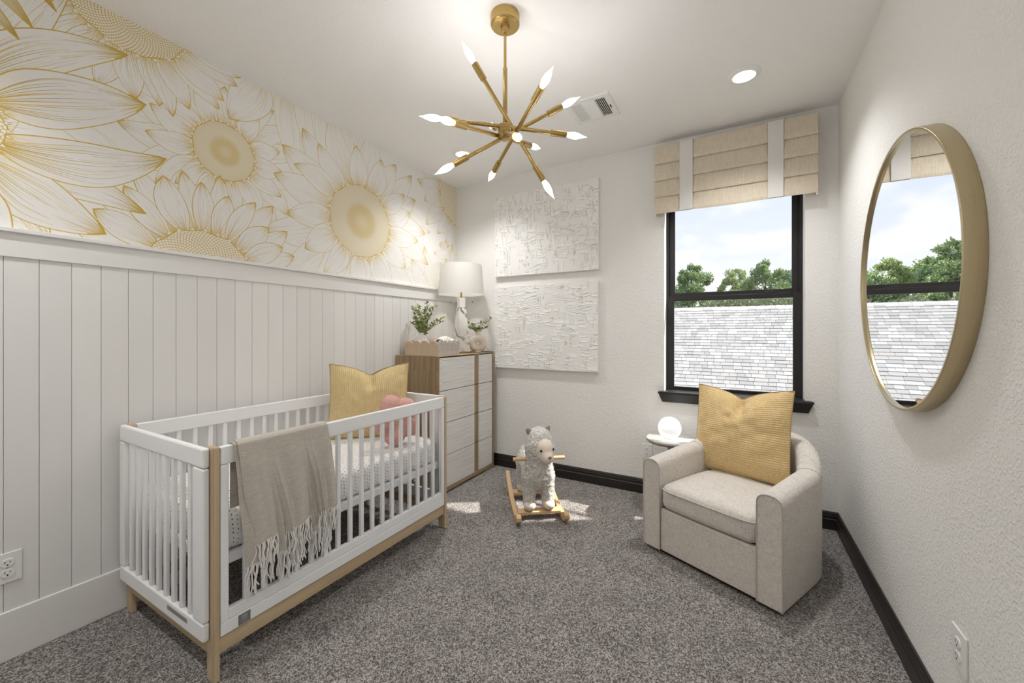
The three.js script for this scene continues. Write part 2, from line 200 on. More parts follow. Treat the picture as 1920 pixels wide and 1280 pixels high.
// ------------------------------------------------------------------ the printed mural above the rail: two strips of wallpaper
const GOLD = '#cca63c', PAPER = '#efece7';
function mural(c, s0, ppm) {
  const X = (s) => (s - s0) * ppm, Y = (y) => (2.74 - y) * ppm; let R = mulberry(2024);
  c.lineCap = c.lineJoin = 'round'; c.fillStyle = PAPER; c.fillRect(0, 0, 4096, 4096);
  const line = (pts, w, style, a = 1) => { c.globalAlpha = a; c.strokeStyle = style; c.lineWidth = w * ppm; c.beginPath(); pts.forEach(([s, y], i) => (i ? c.lineTo(X(s), Y(y)) : c.moveTo(X(s), Y(y)))); c.stroke(); c.globalAlpha = 1; };
  const taper = (pts, w, style, a) => { for (let i = 1; i < pts.length; i++) line([pts[i - 1], pts[i]], w * (0.35 + 0.65 * Math.sin(PI * Math.min(1, i / pts.length + 0.15))), style, a); };
  function petal(b, t, w, bend = 0, o = {}) {
    const L = Math.hypot(t[0] - b[0], t[1] - b[1]), d = [t[0] - b[0], t[1] - b[1]], n = [-d[1] / L, d[0] / L], k = o.full ?? 0.55, lw = o.lw ?? 0.0026;
    const prof = (x) => Math.pow(Math.sin(PI * Math.pow(x, k > 0.5 ? 0.8 : 1.15)), 0.72) * (1 - 0.12 * x) + 0.12 * (1 - x), wob = 0.06 * (R() - 0.5), P = (x, q) => { const lat = w * prof(x) * q * (1 + wob * Math.sin(9 * x)) + bend * 4 * x * (1 - x) * L; return [b[0] + d[0] * x + n[0] * lat, b[1] + d[1] * x + n[1] * lat]; };
    const out = []; for (let i = 0; i <= 22; i++) out.push(P(i / 22, 1)); for (let i = 22; i >= 0; i--) out.push(P(i / 22, -1));
    c.fillStyle = o.fill ?? PAPER; c.beginPath(); out.forEach(([s, y], i) => (i ? c.lineTo(X(s), Y(y)) : c.moveTo(X(s), Y(y)))); c.closePath(); c.fill();
    for (const [e, rad] of [[b, 0.36], [t, 0.2]]) { const g = c.createRadialGradient(X(e[0]), Y(e[1]), 0, X(e[0]), Y(e[1]), L * rad * ppm); g.addColorStop(0, 'rgba(212,164,52,0.5)'); g.addColorStop(0.4, 'rgba(216,176,84,0.14)'); g.addColorStop(1, 'rgba(220,180,90,0)'); c.fillStyle = g; c.fill(); }
    const tone = o.tone ?? 0.5, ink = () => (R() < tone ? '#a39468' : GOLD), N = o.lines ?? 9;
    for (let i = 0; i < N; i++) { const q = -0.86 + 1.72 * (i + R() * 0.7) / N, e = 0.3 + R() * 0.42, pts = []; for (let j = 0; j <= 9; j++) { const x = 0.01 + e * j / 9; pts.push(P(x, q * (0.55 + 0.45 * Math.min(1, x * 2.2)))); } taper(pts, lw * (0.3 + 0.35 * R()), ink(), 0.85); }
    for (let i = 0; i < N * 0.8; i++) { const q = -0.8 + 1.6 * (i + R()) / (N * 0.8), e = 0.12 + R() * 0.26, pts = []; for (let j = 0; j <= 6; j++) pts.push(P(0.985 - e * j / 6, q)); taper(pts, lw * (0.25 + 0.35 * R()), ink(), 0.8); }
    for (let i = 0; i < N * 0.3; i++) { const q = (R() - 0.5) * 1.2, x0 = 0.3 + R() * 0.3, pts = []; for (let j = 0; j <= 6; j++) pts.push(P(x0 + 0.2 * j / 6, q)); taper(pts, lw * 0.3, ink(), 0.6); }
    line(out.slice(0, 23), lw, GOLD, 0.95); line(out.slice(22), lw * 0.8, GOLD, 0.9);
    line([P(0.9, 0.9), P(0.96, 0.7), t, P(0.96, -0.7), P(0.9, -0.9)], lw * 1.5, GOLD, 0.7);
  }
  function ring(cx, cy, r0, r1, n, from, to, o = {}) {            // petals round a centre, from..to in degrees
    for (let i = 0; i < n; i++) { const a = (from + (to - from) * (i + 0.5 * R() + 0.1) / n) * PI / 180, l = r1 * (0.82 + 0.3 * R()), rr = r0 * (o.rot ? 1 : 1), skew = a + (R() - 0.5) * 0.16; petal([cx + rr * 0.95 * Math.cos(a), cy + rr * 0.95 * Math.sin(a)], [cx + (rr + l) * Math.cos(skew), cy + (rr + l) * Math.sin(skew)], (o.w ?? 0.055) * (0.85 + 0.3 * R()), (R() - 0.5) * 0.2, o); }
  }
  function disc(cx, cy, rx, ry, o = {}) {
    const rim = []; for (let i = 0; i <= 80; i++) { const a = i / 80 * 2 * PI, k = 1 + 0.014 * Math.sin(13 * a) + 0.012 * Math.sin(7 * a + 1); rim.push([cx + rx * k * Math.cos(a), cy + ry * k * Math.sin(a)]); }
    for (let i = 0; i < 150; i++) { const a = R() * 2 * PI, l = 0.012 + R() * 0.05, pts = []; for (let j = 0; j <= 4; j++) pts.push([cx + (rx + l * j / 4) * Math.cos(a + 0.03 * j / 4), cy + (ry + l * j / 4) * Math.sin(a + 0.03 * j / 4)]); taper(pts, 0.0014, GOLD, 0.7); }
    c.fillStyle = o.fill ?? '#ece5d6'; c.beginPath(); rim.forEach(([s, y], i) => (i ? c.lineTo(X(s), Y(y)) : c.moveTo(X(s), Y(y)))); c.closePath(); c.fill(); c.save(); c.clip();
    if (!o.cells) { const g = c.createRadialGradient(X(cx), Y(cy), 0, X(cx), Y(cy), rx * ppm); for (const [q, a] of [[0, 0.2], [0.1, 0.32], [0.3, 0.4], [0.42, 0.36], [0.48, 0.12], [0.62, 0.04], [0.85, 0.1], [1, 0.24]]) g.addColorStop(q, `rgba(208,178,104,${a})`); c.fillStyle = g; c.fill(); }
    const N = o.n ?? 1500, ga = 2.399963;
    for (let i = 1; i < N; i++) { const q = Math.sqrt(i / N), a = i * ga, s = cx + rx * q * Math.cos(a), y = cy + ry * q * Math.sin(a), dr = 0.86 * rx * Math.sqrt(1 / N) * (o.cells ? 1.1 : 0.8);
      c.beginPath(); c.arc(X(s), Y(y), Math.max(0.6, dr * ppm), 0, 7); if (o.cells) { c.fillStyle = '#f3ecd9'; c.fill(); c.strokeStyle = '#b9923a'; c.lineWidth = 0.0011 * ppm; c.stroke(); } else { c.strokeStyle = q < 0.52 && q > 0.2 ? '#c9a84c' : '#d2bd86'; c.lineWidth = 0.0009 * ppm; c.globalAlpha = 0.85; c.stroke(); c.globalAlpha = 1; } }
    c.restore(); line(rim, 0.004, GOLD, 0.95);
    for (let i = 0; i < 26; i++) { const a = i / 26 * 2 * PI + R() * 0.1, k = 0.018; c.fillStyle = PAPER; c.strokeStyle = GOLD; c.lineWidth = 0.0016 * ppm; c.beginPath(); c.moveTo(X(cx + rx * 1.005 * Math.cos(a - 0.05)), Y(cy + ry * 1.005 * Math.sin(a - 0.05))); c.lineTo(X(cx + (rx + k) * Math.cos(a)), Y(cy + (ry + k) * Math.sin(a))); c.lineTo(X(cx + rx * 1.005 * Math.cos(a + 0.05)), Y(cy + ry * 1.005 * Math.sin(a + 0.05))); c.fill(); c.stroke(); }
  }
  // faint filler petals everywhere, then the flowers from the back to the front
  for (let i = 0; i < 46; i++) { const a = R() * 6.3, s = -0.4 + 3.7 * R(), y = 1.7 + R() * 1.1; petal([s, y], [s + 0.3 * Math.cos(a), y + 0.3 * Math.sin(a)], 0.05, (R() - 0.5) * 0.3, { lw: 0.0016, lines: 6, tone: 0.7 }); }
  // right-hand flower, cut off by the corner
  ring(3.3, 2.66, 0.3, 0.3, 14, 130, 285, { w: 0.075, lw: 0.002, tone: 0.5 }); disc(3.3, 2.66, 0.3, 0.3, { cells: true, n: 900 });
  for (const [bs, by, ts, ty, w] of [[3.0, 1.6, 2.78, 2.06, 0.07], [3.12, 1.6, 3.1, 2.0, 0.06], [2.86, 1.6, 2.62, 1.92, 0.07], [3.25, 1.6, 3.2, 2.16, 0.05]]) petal([bs, by], [ts, ty], w, 0.05, { lw: 0.002, tone: 0.4 });
  // flower with the pale disc, left of the middle
  ring(1.155, 2.28, 0.15, 0.31, 17, 5, 365, { w: 0.062, lw: 0.0022, tone: 0.6, lines: 11 }); ring(1.155, 2.28, 0.15, 0.2, 13, 20, 380, { w: 0.05, lw: 0.002, tone: 0.6 });
  disc(1.155, 2.28, 0.155, 0.158, { n: 1700 });
  // long petals hanging from a flower above the ceiling line
  for (const [bs, by, ts, ty, w] of [[1.36, 2.8, 1.175, 2.475, 0.11], [1.5, 2.86, 1.56, 2.28, 0.11], [1.62, 2.9, 1.68, 2.4, 0.1], [1.74, 2.92, 1.8, 2.36, 0.1], [1.86, 2.9, 1.96, 2.44, 0.09], [1.98, 2.86, 2.2, 2.52, 0.08]]) petal([bs, by], [ts, ty], w, 0.03, { lw: 0.0026, lines: 12, tone: 0.6 });
  // large flower right of the middle
  ring(2.085, 2.115, 0.27, 0.47, 17, -4, 356, { w: 0.1, lw: 0.0024, tone: 0.6, lines: 13 }); ring(2.085, 2.115, 0.27, 0.32, 13, 8, 368, { w: 0.085, lw: 0.0022, tone: 0.6, lines: 11 });
  disc(2.085, 2.115, 0.275, 0.268, { n: 3400 });
  // upper flower, its disc half above the ceiling line
  ring(0.75, 2.83, 0.235, 0.24, 15, 185, 356, { w: 0.055, lw: 0.0024, tone: 0.4 }); disc(0.75, 2.83, 0.235, 0.235, { cells: true, n: 1500 });
  // flower rising behind the rail
  for (const [a, l, w] of [[160, 0.3, 0.06], [140, 0.32, 0.06], [121, 0.33, 0.05], [100, 0.3, 0.05], [82, 0.33, 0.05], [52, 0.36, 0.06], [36, 0.33, 0.06], [20, 0.3, 0.06], [150, 0.25, 0.06], [130, 0.26, 0.055], [110, 0.27, 0.066], [91, 0.26, 0.05], [75, 0.24, 0.052], [60, 0.3, 0.05], [44, 0.24, 0.06], [28, 0.25, 0.06]]) { const q = a * PI / 180, c0 = Math.cos(q), s1 = Math.sin(q); petal([1.05 + 0.22 * c0, 1.58 + 0.22 * s1], [1.05 + (0.235 + l) * c0, 1.58 + (0.235 + l) * s1], w, (R() - 0.5) * 0.12, { lw: 0.0028, tone: 0.3, full: 0.3, lines: 8 }); }
  disc(1.05, 1.58, 0.245, 0.235, { cells: true, n: 1100 });
  // the big flower at the left edge
  const big = { lw: 0.0042, lines: 17, tone: 0.35 };
  for (const [bs, by, ts, ty, w, be] of [[0.3, 2.16, 0.36, 2.78, 0.11, 0.1], [0.28, 2.18, 0.56, 2.76, 0.12, 0.08], [0.3, 2.2, 0.745, 2.573, 0.085, 0.1], [0.3, 1.95, 0.811, 1.848, 0.075, 0.06], [0.3, 1.9, 0.5, 1.64, 0.09, 0], [0.32, 1.94, 0.671, 1.72, 0.1, -0.06], [0.28, 1.86, 0.36, 1.5, 0.09, 0], [0.36, 2.0, 0.89, 2.142, 0.092, -0.1], [0.35, 2.16, 0.811, 2.374, 0.11, 0.02],
    [0.2, 2.2, 0.02, 2.7, 0.11, 0], [0.16, 2.12, -0.3, 2.4, 0.11, 0], [0.15, 2.05, -0.35, 2.05, 0.1, 0], [0.16, 1.96, -0.3, 1.74, 0.1, 0], [0.22, 1.9, 0.0, 1.5, 0.09, 0]]) petal([bs, by], [ts, ty], w, be, big);
  disc(0.26, 2.06, 0.13, 0.125, { cells: true, n: 260 });
  for (const [bs, by, ts, ty, w] of [[0.2, 2.72, 0.455, 2.51, 0.032], [0.2, 2.62, 0.42, 2.44, 0.03], [0.24, 2.86, 0.52, 2.62, 0.03]]) petal([bs, by], [ts, ty], w, 0.06, { lw: 0.0036, lines: 14, tone: 0.4, fill: '#dccfa6' });
}
{
  const s0 = -0.45, sm = 1.408, s1 = 3.266, y0 = 1.684;
  for (const [a, b] of [[s0, sm], [sm, s1]]) {
    const ppm = 2048 / (b - a), t = drawn(2048, Math.round((H - y0) * ppm), (c) => mural(c, a, ppm)); t.generateMipmaps = true;
    const g = new THREE.BoxGeometry(b - a, H - y0, 0.002); g.rotateY(PI / 2); g.translate(XL - 0.0115, (H + y0) / 2, -(a + b) / 2);
    part('wallpaper_strip', g, S(white, 0.75, { map: t }), wallLeft, 'gold line sunflower wallpaper');
  }
}

// ------------------------------------------------------------------ window, sill
{
  const w = new THREE.Group(); w.name = 'window_1'; w.userData.kind = 'structure'; scene.add(w);
  const zi = ZB - 0.105, zo = ZO + 0.005, fr = sub('window_frame', w);
  part('jamb', box(WX0, WX0 + 0.022, WY0, WY1, zo, zi, 0.002), M.frameBlack, fr); part('jamb', box(WX1 - 0.022, WX1, WY0, WY1, zo, zi, 0.002), M.frameBlack, fr);
  part('head', box(WX0, WX1, WY1 - 0.03, WY1, zo, zi, 0.002), M.frameBlack, fr); part('foot', box(WX0, WX1, WY0, WY0 + 0.018, zo, zi, 0.002), M.frameBlack, fr);
  const sash = (name, y0, y1, z0, z1, m) => {
    const x0 = WX0 + 0.018, x1 = WX1 - 0.016, s = sub(name, w);
    part('stile', box(x0, x0 + m[0], y0, y1, z0, z1, 0.003), M.frameBlack, s); part('stile', box(x1 - m[0], x1, y0, y1, z0, z1, 0.003), M.frameBlack, s);
    part('rail', box(x0 + m[0], x1 - m[0], y0, y0 + m[1], z0, z1, 0.003), M.frameBlack, s); part('rail', box(x0 + m[0], x1 - m[0], y1 - m[2], y1, z0, z1, 0.003), M.frameBlack, s);
    part('pane', box(x0 + m[0] - 0.004, x1 - m[0] + 0.004, y0 + m[1] - 0.004, y1 - m[2] + 0.004, (z0 + z1) / 2 - 0.002, (z0 + z1) / 2 + 0.002, 0), M.glass, s);
  };
  sash('upper_sash', 1.548, WY1 - 0.02, zo + 0.004, zo + 0.024, [0.046, 0.034, 0.04]); sash('lower_sash', WY0 + 0.012, 1.552, zi - 0.024, zi - 0.002, [0.042, 0.03, 0.036]);
  for (const x of [-0.33, 0.21]) { const l = sub('sash_lock', w); part('lock_body', box(x - 0.035, x + 0.035, 1.552, 1.562, zi - 0.024, zi - 0.006, 0.003), M.frameBlack, l); part('lock_lever', box(x - 0.03, x + 0.012, 1.562, 1.569, zi - 0.018, zi - 0.008, 0.002), M.frameBlack, l); }
  const rv = sub('window_reveal', w);
  for (const [a, b] of [[WX0 - 0.0005, WX0 + 0.003], [WX1 - 0.003, WX1 + 0.0005]]) part('reveal', box(a, b, WY0, WY1, zi, ZB + 0.001, 0), M.reveal, rv);
  const top = [[-0.522, ZB], [0.437, ZB], [0.437, ZB + 0.052], [-0.522, ZB + 0.052]];
  const st = box(-0.527, 0.441, 0.803, 0.82, ZB - 0.105, ZB + 0.05, 0.004);
  const p = st.attributes.position; for (let i = 0; i < p.count; i++) if (p.getZ(i) < ZB - 0.001) p.setX(i, clamp(p.getX(i), WX0, WX1));
  const ap = prism([[-0.522, 0], [0.436, 0], [0.412, -0.062], [-0.498, -0.062]], 0.034, 0.002); ap.translate(0, 0.803, ZB);
  const q = ap.attributes.position; for (let i = 0; i < q.count; i++) if (q.getY(i) < 0.77 && q.getZ(i) > ZB + 0.01) q.setZ(i, ZB + 0.02); ap.computeVertexNormals();
  const sill = sub('window_sill', w); part('stool', st, M.trimBlack, sill); part('apron', fixNormals(ap), M.trimBlack, sill);
}

// ------------------------------------------------------------------ outlets
function outlet(pos, turn, label, half = 0.036) {
  const t = thing('wall_outlet', label, 'outlet', pos, turn);
  part('cover_plate', box(-half, half, -0.059, 0.059, 0, 0.006, 0.003), M.plastic, t);
  for (const y of [0.0195, -0.0195]) {
    const r = sub('receptacle', t), a = []; for (let i = 0; i < 24; i++) { const q = i / 24 * 2 * PI; a.push([clamp(0.0172 * Math.cos(q), -0.017, 0.017), clamp(0.0172 * Math.sin(q), -0.0142, 0.0142)]); }
    const g = prism(a, 0.0025, 0.0006); g.translate(0, y, 0.006); part('socket_face', g, M.plastic, r);
    part('slot', merge([box(-0.0074, -0.0054, y - 0.001, y + 0.008, 0.0085, 0.0094, 0), box(0.0054, 0.0074, y, y + 0.007, 0.0085, 0.0094, 0), box(-0.0024, 0.0024, y - 0.0095, y - 0.0045, 0.0085, 0.0094, 0)]), M.darkSlot, r);
  }
  const s = new THREE.CylinderGeometry(0.003, 0.003, 0.002, 12); s.rotateX(PI / 2); s.translate(0, 0, 0.0065); part('screw', s, M.silver, t);
}
outlet([XL + 0.0004, 0.361, -0.389], PI / 2, 'white wall outlet on the white board panelling left of the crib', 0.038);
outlet([XR, 0.347, -1.661], -PI / 2, 'white wall outlet low on the textured right wall below the round mirror', 0.044);
outlet([-0.615, 0.335, ZB], 0, 'white wall outlet on the back wall under the small round side table', 0.04);

// ------------------------------------------------------------------ recessed lights, ceiling vent
function can(x, z, label) {
  const t = thing('recessed_light', label, 'ceiling light', [x, H, z]);
  part('trim_ring', lathe([[0.084, 0], [0.083, -0.004], [0.064, -0.013], [0.059, -0.013], [0.059, -0.004], [0.05, 0]], 48), S(col(244, 243, 240), 0.5), t);
  part('lens', lathe([[0.0001, -0.0125], [0.04, -0.0115], [0.0588, -0.009], [0.0588, -0.003], [0.0001, -0.003]], 40), M.lens, t);
  const l = new THREE.SpotLight(new THREE.Color(0.985, 0.99, 1), LAMP_LEVEL.can, 0, 1.1, 1); l.position.set(x, H - 0.018, z); l.target.position.set(x, 0, z); l.castShadow = true; l.shadow.radius = 2.6; scene.add(l, l.target);
}
can(0.037, -2.626, 'round recessed ceiling light between the window shade and the right wall');
can(-1.954, -2.652, 'round recessed ceiling light near the far left corner behind the chandelier');
can(0.037, 0.05, 'round recessed ceiling light at the near end of the room by the right wall');
can(-1.954, 0.05, 'round recessed ceiling light at the near end of the room over the board panelling');
{
  const t = thing('air_vent', 'white three-way ceiling air register beside the brass chandelier', 'vent', [-0.826, H, -2.545]), w = S(col(240, 239, 236), 0.5);
  const fr = prism([[-0.143, -0.14], [0.143, -0.14], [0.143, 0.14], [-0.143, 0.14]], 0.006, 0.0015, [[[-0.112, -0.108], [-0.112, 0.108], [0.112, 0.108], [0.112, -0.108]]]); fr.rotateX(PI / 2); part('frame', fr, w, t);
  part('duct', box(-0.112, 0.112, -0.001, 0, -0.108, 0.108, 0), M.darkSlot, t);
  part('divider', box(-0.046, -0.041, -0.007, -0.001, -0.108, 0.108, 0.0005), w, t); part('divider', box(0.041, 0.046, -0.007, -0.001, -0.108, 0.108, 0.0005), w, t);
  const slat = (x, z, lx, tilt, alongX) => { const g = new THREE.BoxGeometry(alongX ? lx : 0.0022, 0.0105, alongX ? 0.0022 : lx); if (alongX) g.rotateX(tilt); else g.rotateZ(tilt); g.translate(x, -0.005, z); part('slat', g, w, t); };
  for (let i = 0; i < 6; i++) { slat(0.052 + i * 0.0112, 0, 0.212, 0.7, false); slat(-0.052 - i * 0.0112, 0, 0.212, -1.0, false); }
  for (let i = 0; i < 12; i++) slat(0, -0.1 + i * 0.0182, 0.08, 1.05, true);
  part('lever', box(0.119, 0.123, -0.014, -0.006, -0.02, 0.012, 0.001), M.darkSlot, t);
}

// ------------------------------------------------------------------ chandelier
{
  const C = V(-0.932, 2.205, -1.591), t = thing('chandelier', 'brass starburst chandelier with ten-odd lit candle bulbs on crossing rods', 'chandelier', [C.x, H, C.z]);
  t.userData.label = 'brass starburst chandelier with lit candle bulbs on crossing rods';
  part('canopy', lathe([[0.0001, -0.052], [0.058, -0.052], [0.064, -0.05], [0.067, -0.045], [0.067, -0.002], [0.066, 0]], 56), M.brass, t);
  part('canopy_collar', lathe([[0.0001, -0.085], [0.012, -0.085], [0.016, -0.08], [0.019, -0.06], [0.022, -0.052]], 28), M.brass, t);
  part('thin_rod', rod(V(0, -0.08, 0), V(0, -0.29, 0), 0.0068), M.brass, t); part('thick_rod', rod(V(0, -0.245, 0), V(0, -0.515, 0), 0.0105), M.brass, t);
  part('hub', lathe([[0.0001, -0.572], [0.026, -0.572], [0.033, -0.566], [0.033, -0.512], [0.026, -0.505], [0.0001, -0.505]], 32), M.brass, t);
  const cam = V(0, 1.28, 0), origin = V(C.x, H, C.z);
  const pairs = [[[-1.026, 2.498, -1.44], [-0.79, 1.969, -1.753]], [[-0.638, 2.268, -1.416], [-1.161, 2.12, -1.832]], [[-0.678, 2.361, -1.772], [-1.175, 2.024, -1.447]], [[-0.656, 2.202, -1.793], [-1.205, 2.244, -1.386]], [[-1.007, 2.116, -1.246], [-0.929, 2.258, -1.91]], [[-0.735, 2.03, -1.363], [-1.15, 2.386, -1.815]]];
  const bulbGeo = lathe([[0.0001, 0.07], [0.0016, 0.063], [0.004, 0.053], [0.009, 0.038], [0.0138, 0.022], [0.0155, 0.007], [0.0148, -0.007], [0.0115, -0.022], [0.0095, -0.03], [0.0001, -0.03]], 24);
  for (const [a, b] of pairs) {
    const A = V(...a).sub(origin), B = V(...b).sub(origin), mid = A.clone().add(B).multiplyScalar(0.5), arm = sub('arm', t);
    const end = (E) => E.clone().sub(mid).normalize(), at = (E, d) => mid.clone().addScaledVector(end(E), d);
    part('arm_rod', rod(at(A, 0.23), at(B, 0.23), 0.0092), M.brass, arm);
    for (const E of [A, B]) {
      part('bulb_socket', merge([rod(at(E, 0.215), at(E, 0.287), 0.0148, 0.0148, 20), rod(at(E, 0.287), at(E, 0.291), 0.0125, 0.0125, 20)]), M.brass, arm);
      const m = part('bulb', bulbGeo, M.bulb, arm, 'lit candle bulb'); m.position.copy(at(E, 0.322)); m.quaternion.setFromUnitVectors(V(0, 1, 0), end(E));
      const l = new THREE.PointLight(new THREE.Color(1, 0.99, 0.975), LAMP_LEVEL.chandelier); l.position.copy(at(E, 0.33).add(origin)); l.castShadow = true; l.shadow.radius = 0.8; scene.add(l);
    }
  }
}

// ------------------------------------------------------------------ round mirror
{
  const r = 0.505, t = thing('round_mirror', 'large round mirror in a deep brushed gold frame on the right wall', 'mirror', [XR, 1.495, -2.015], -PI / 2);
  const fr = lathe([[r - 0.012, 0.001], [r, 0.001], [r, 0.046], [r - 0.001, 0.048], [r - 0.008, 0.048], [r - 0.009, 0.046], [r - 0.009, 0.03], [r - 0.012, 0.03], [r - 0.012, 0.001]], 128); fr.rotateX(PI / 2); part('frame', fr, M.champagne, t);
  const gl = new THREE.CylinderGeometry(r - 0.0095, r - 0.0095, 0.006, 128); gl.rotateX(PI / 2); gl.translate(0, 0, 0.034); part('mirror_glass', gl, M.mirror, t);
}

// ------------------------------------------------------------------ roman shade valance
{
  const z0 = ZB, t = thing('roman_shade', 'pleated linen roman shade valance with two white straps over the window', 'window shade', [-0.045, 2.17, ZB]);
  const x0 = -0.497, x1 = 0.499, ys = [0.51, 0.376, 0.25, 0.126, 0.0], rnd = mulberry(8);
  part('headboard', box(x0 + 0.004, x1 - 0.004, 0.46, 0.505, 0, 0.082, 0.002), M.shadeFabric, t);
  for (let k = 0; k < 4; k++) {
    const top = ys[k] + (k ? 0.02 : 0), bot = ys[k + 1], sag = k ? 0.0035 * k : 0, p = rnd();
    const f = (u, v) => { const w = Math.sin(PI * clamp((u - 0.25) / 0.5)) , y = mix(top, bot - (k < 3 ? 0 : 0.004 * w), v), z = 0.078 + 0.013 * Math.pow(v, 0.7) - (k ? 0.006 * (1 - v) : 0) + (v > 0.9 ? -0.006 * (v - 0.9) * 10 : 0) + 0.004 * sag * 100 * w * (1 - Math.abs(2 * v - 0.6)) * 0.4 + 0.0012 * Math.sin(u * 17 + p * 9 + k) * v; return V(mix(x0, x1, u), y - (k ? sag * w * (1 - v) : 0), z); };
    part('pleat', sheet(60, 14, f, 0.004, (u, v) => [u * 0.995, v * 0.13 + k * 0.21]), M.shadeFabric, t);
  }
  for (const s of [x0, x1]) part('side_return', box(s - 0.002, s + 0.002, 0.0, 0.505, 0, 0.08, 0.001), M.shadeFabric, t);
  for (const [a, b] of [[-0.321, -0.233], [0.229, 0.315]]) part('strap', sheet(4, 20, (u, v) => V(mix(a, b, u), mix(0.509, 0.002, v), 0.0955 + 0.0015 * Math.sin(v * 9)), 0.003), M.strap, t, 'white strap');
  for (const s of [x0 + 0.004, x1 - 0.004]) part('dowel_end', rod(V(s, -0.006, 0.06), V(s, -0.006, 0.086), 0.005), M.plastic, t);
}

// ------------------------------------------------------------------ two textured canvases
function artTex(seed, horizontal) {
  const w = 1024, h = 768, r = mulberry(seed), dabs = [];
  for (let i = 0; i < 420; i++) { const hor = r() < horizontal; dabs.push({ x: r() * w, y: r() * h, l: 14 + r() * 44, t: 8 + r() * 14, a: (hor ? 0 : PI / 2) + (r() - 0.5) * 0.5, k: r(), e: r(), c: r() }); }
  const paint = (bump) => (c) => {
    c.fillStyle = bump ? '#606060' : '#f1efec'; c.fillRect(0, 0, w, h);
    for (const d of dabs) { c.save(); c.translate(d.x, d.y); c.rotate(d.a);
      if (bump) { const g = c.createLinearGradient(0, -d.t, 0, d.t); g.addColorStop(0, 'rgba(90,90,90,0)'); g.addColorStop(0.7, 'rgba(150,150,150,0.7)'); g.addColorStop(0.9, 'rgba(255,255,255,0.95)'); g.addColorStop(1, 'rgba(60,60,60,0.4)'); c.fillStyle = g; c.beginPath(); c.ellipse(0, 0, d.l, d.t, 0, 0, 7); c.fill(); }
      else { c.globalAlpha = 0.55; c.fillStyle = d.c < 0.5 ? '#f8f6f3' : d.c < 0.75 ? '#eeebe7' : '#eceeec'; c.beginPath(); c.ellipse(0, 0, d.l, d.t, 0, 0, 7); c.fill();
        if (d.k < 0.6) { c.globalAlpha = 0.35 + 0.5 * d.e; c.strokeStyle = d.e < 0.25 ? '#b59a55' : '#81796f'; c.lineWidth = 1 + 3.2 * d.e * d.e; const q = d.l * (0.25 + 0.6 * d.c); c.beginPath(); c.moveTo(-q, -d.t * 0.5); c.quadraticCurveTo(0, -d.t * (0.7 + 0.5 * d.e), q, -d.t * (0.3 + 0.4 * d.c)); c.stroke(); }
        if (d.k > 0.92) { c.globalAlpha = 0.55; c.fillStyle = '#c4ad74'; c.beginPath(); c.ellipse(d.l * 0.2, 0, d.l * 0.28, d.t * 0.5, 0, 0, 7); c.fill(); } }
      c.restore(); }
  };
  return [drawn(w, h, paint(false)), drawn(w, h, paint(true), false)];
}
function art(x0, x1, y0, y1, seed, hor, label) {
  const t = thing('textured_canvas', label, 'painting', [(x0 + x1) / 2, y0, ZB + 0.001]), w = (x1 - x0) / 2, h = y1 - y0, [c, b] = artTex(seed, hor);
  part('stretched_canvas', box(-w, w, 0, h, 0, 0.032, 0.003), M.canvasEdge, t);
  const g = new THREE.BoxGeometry(2 * w - 0.004, h - 0.004, 0.002); g.translate(0, h / 2, 0.0325); part('painted_face', g, S(white, 0.6, { map: c, bumpMap: b, bumpScale: 0.009 }), t);
}
{
  const k = 3.236 / 3.266;                                      // the fronts stand 3 cm proud of the wall
  art(-2.027 * k, -1.004 * k, 1.28 + (1.798 - 1.28) * k, 1.28 + (2.566 - 1.28) * k, 4, 0.4, 'white textured abstract canvas with gold flecks, upper of the pair on the back wall');
  art(-2.027 * k, -1.011 * k, 1.28 + (0.935 - 1.28) * k, 1.28 + (1.705 - 1.28) * k, 9, 0.85, 'white textured abstract canvas with rows of short strokes, lower of the pair');
}

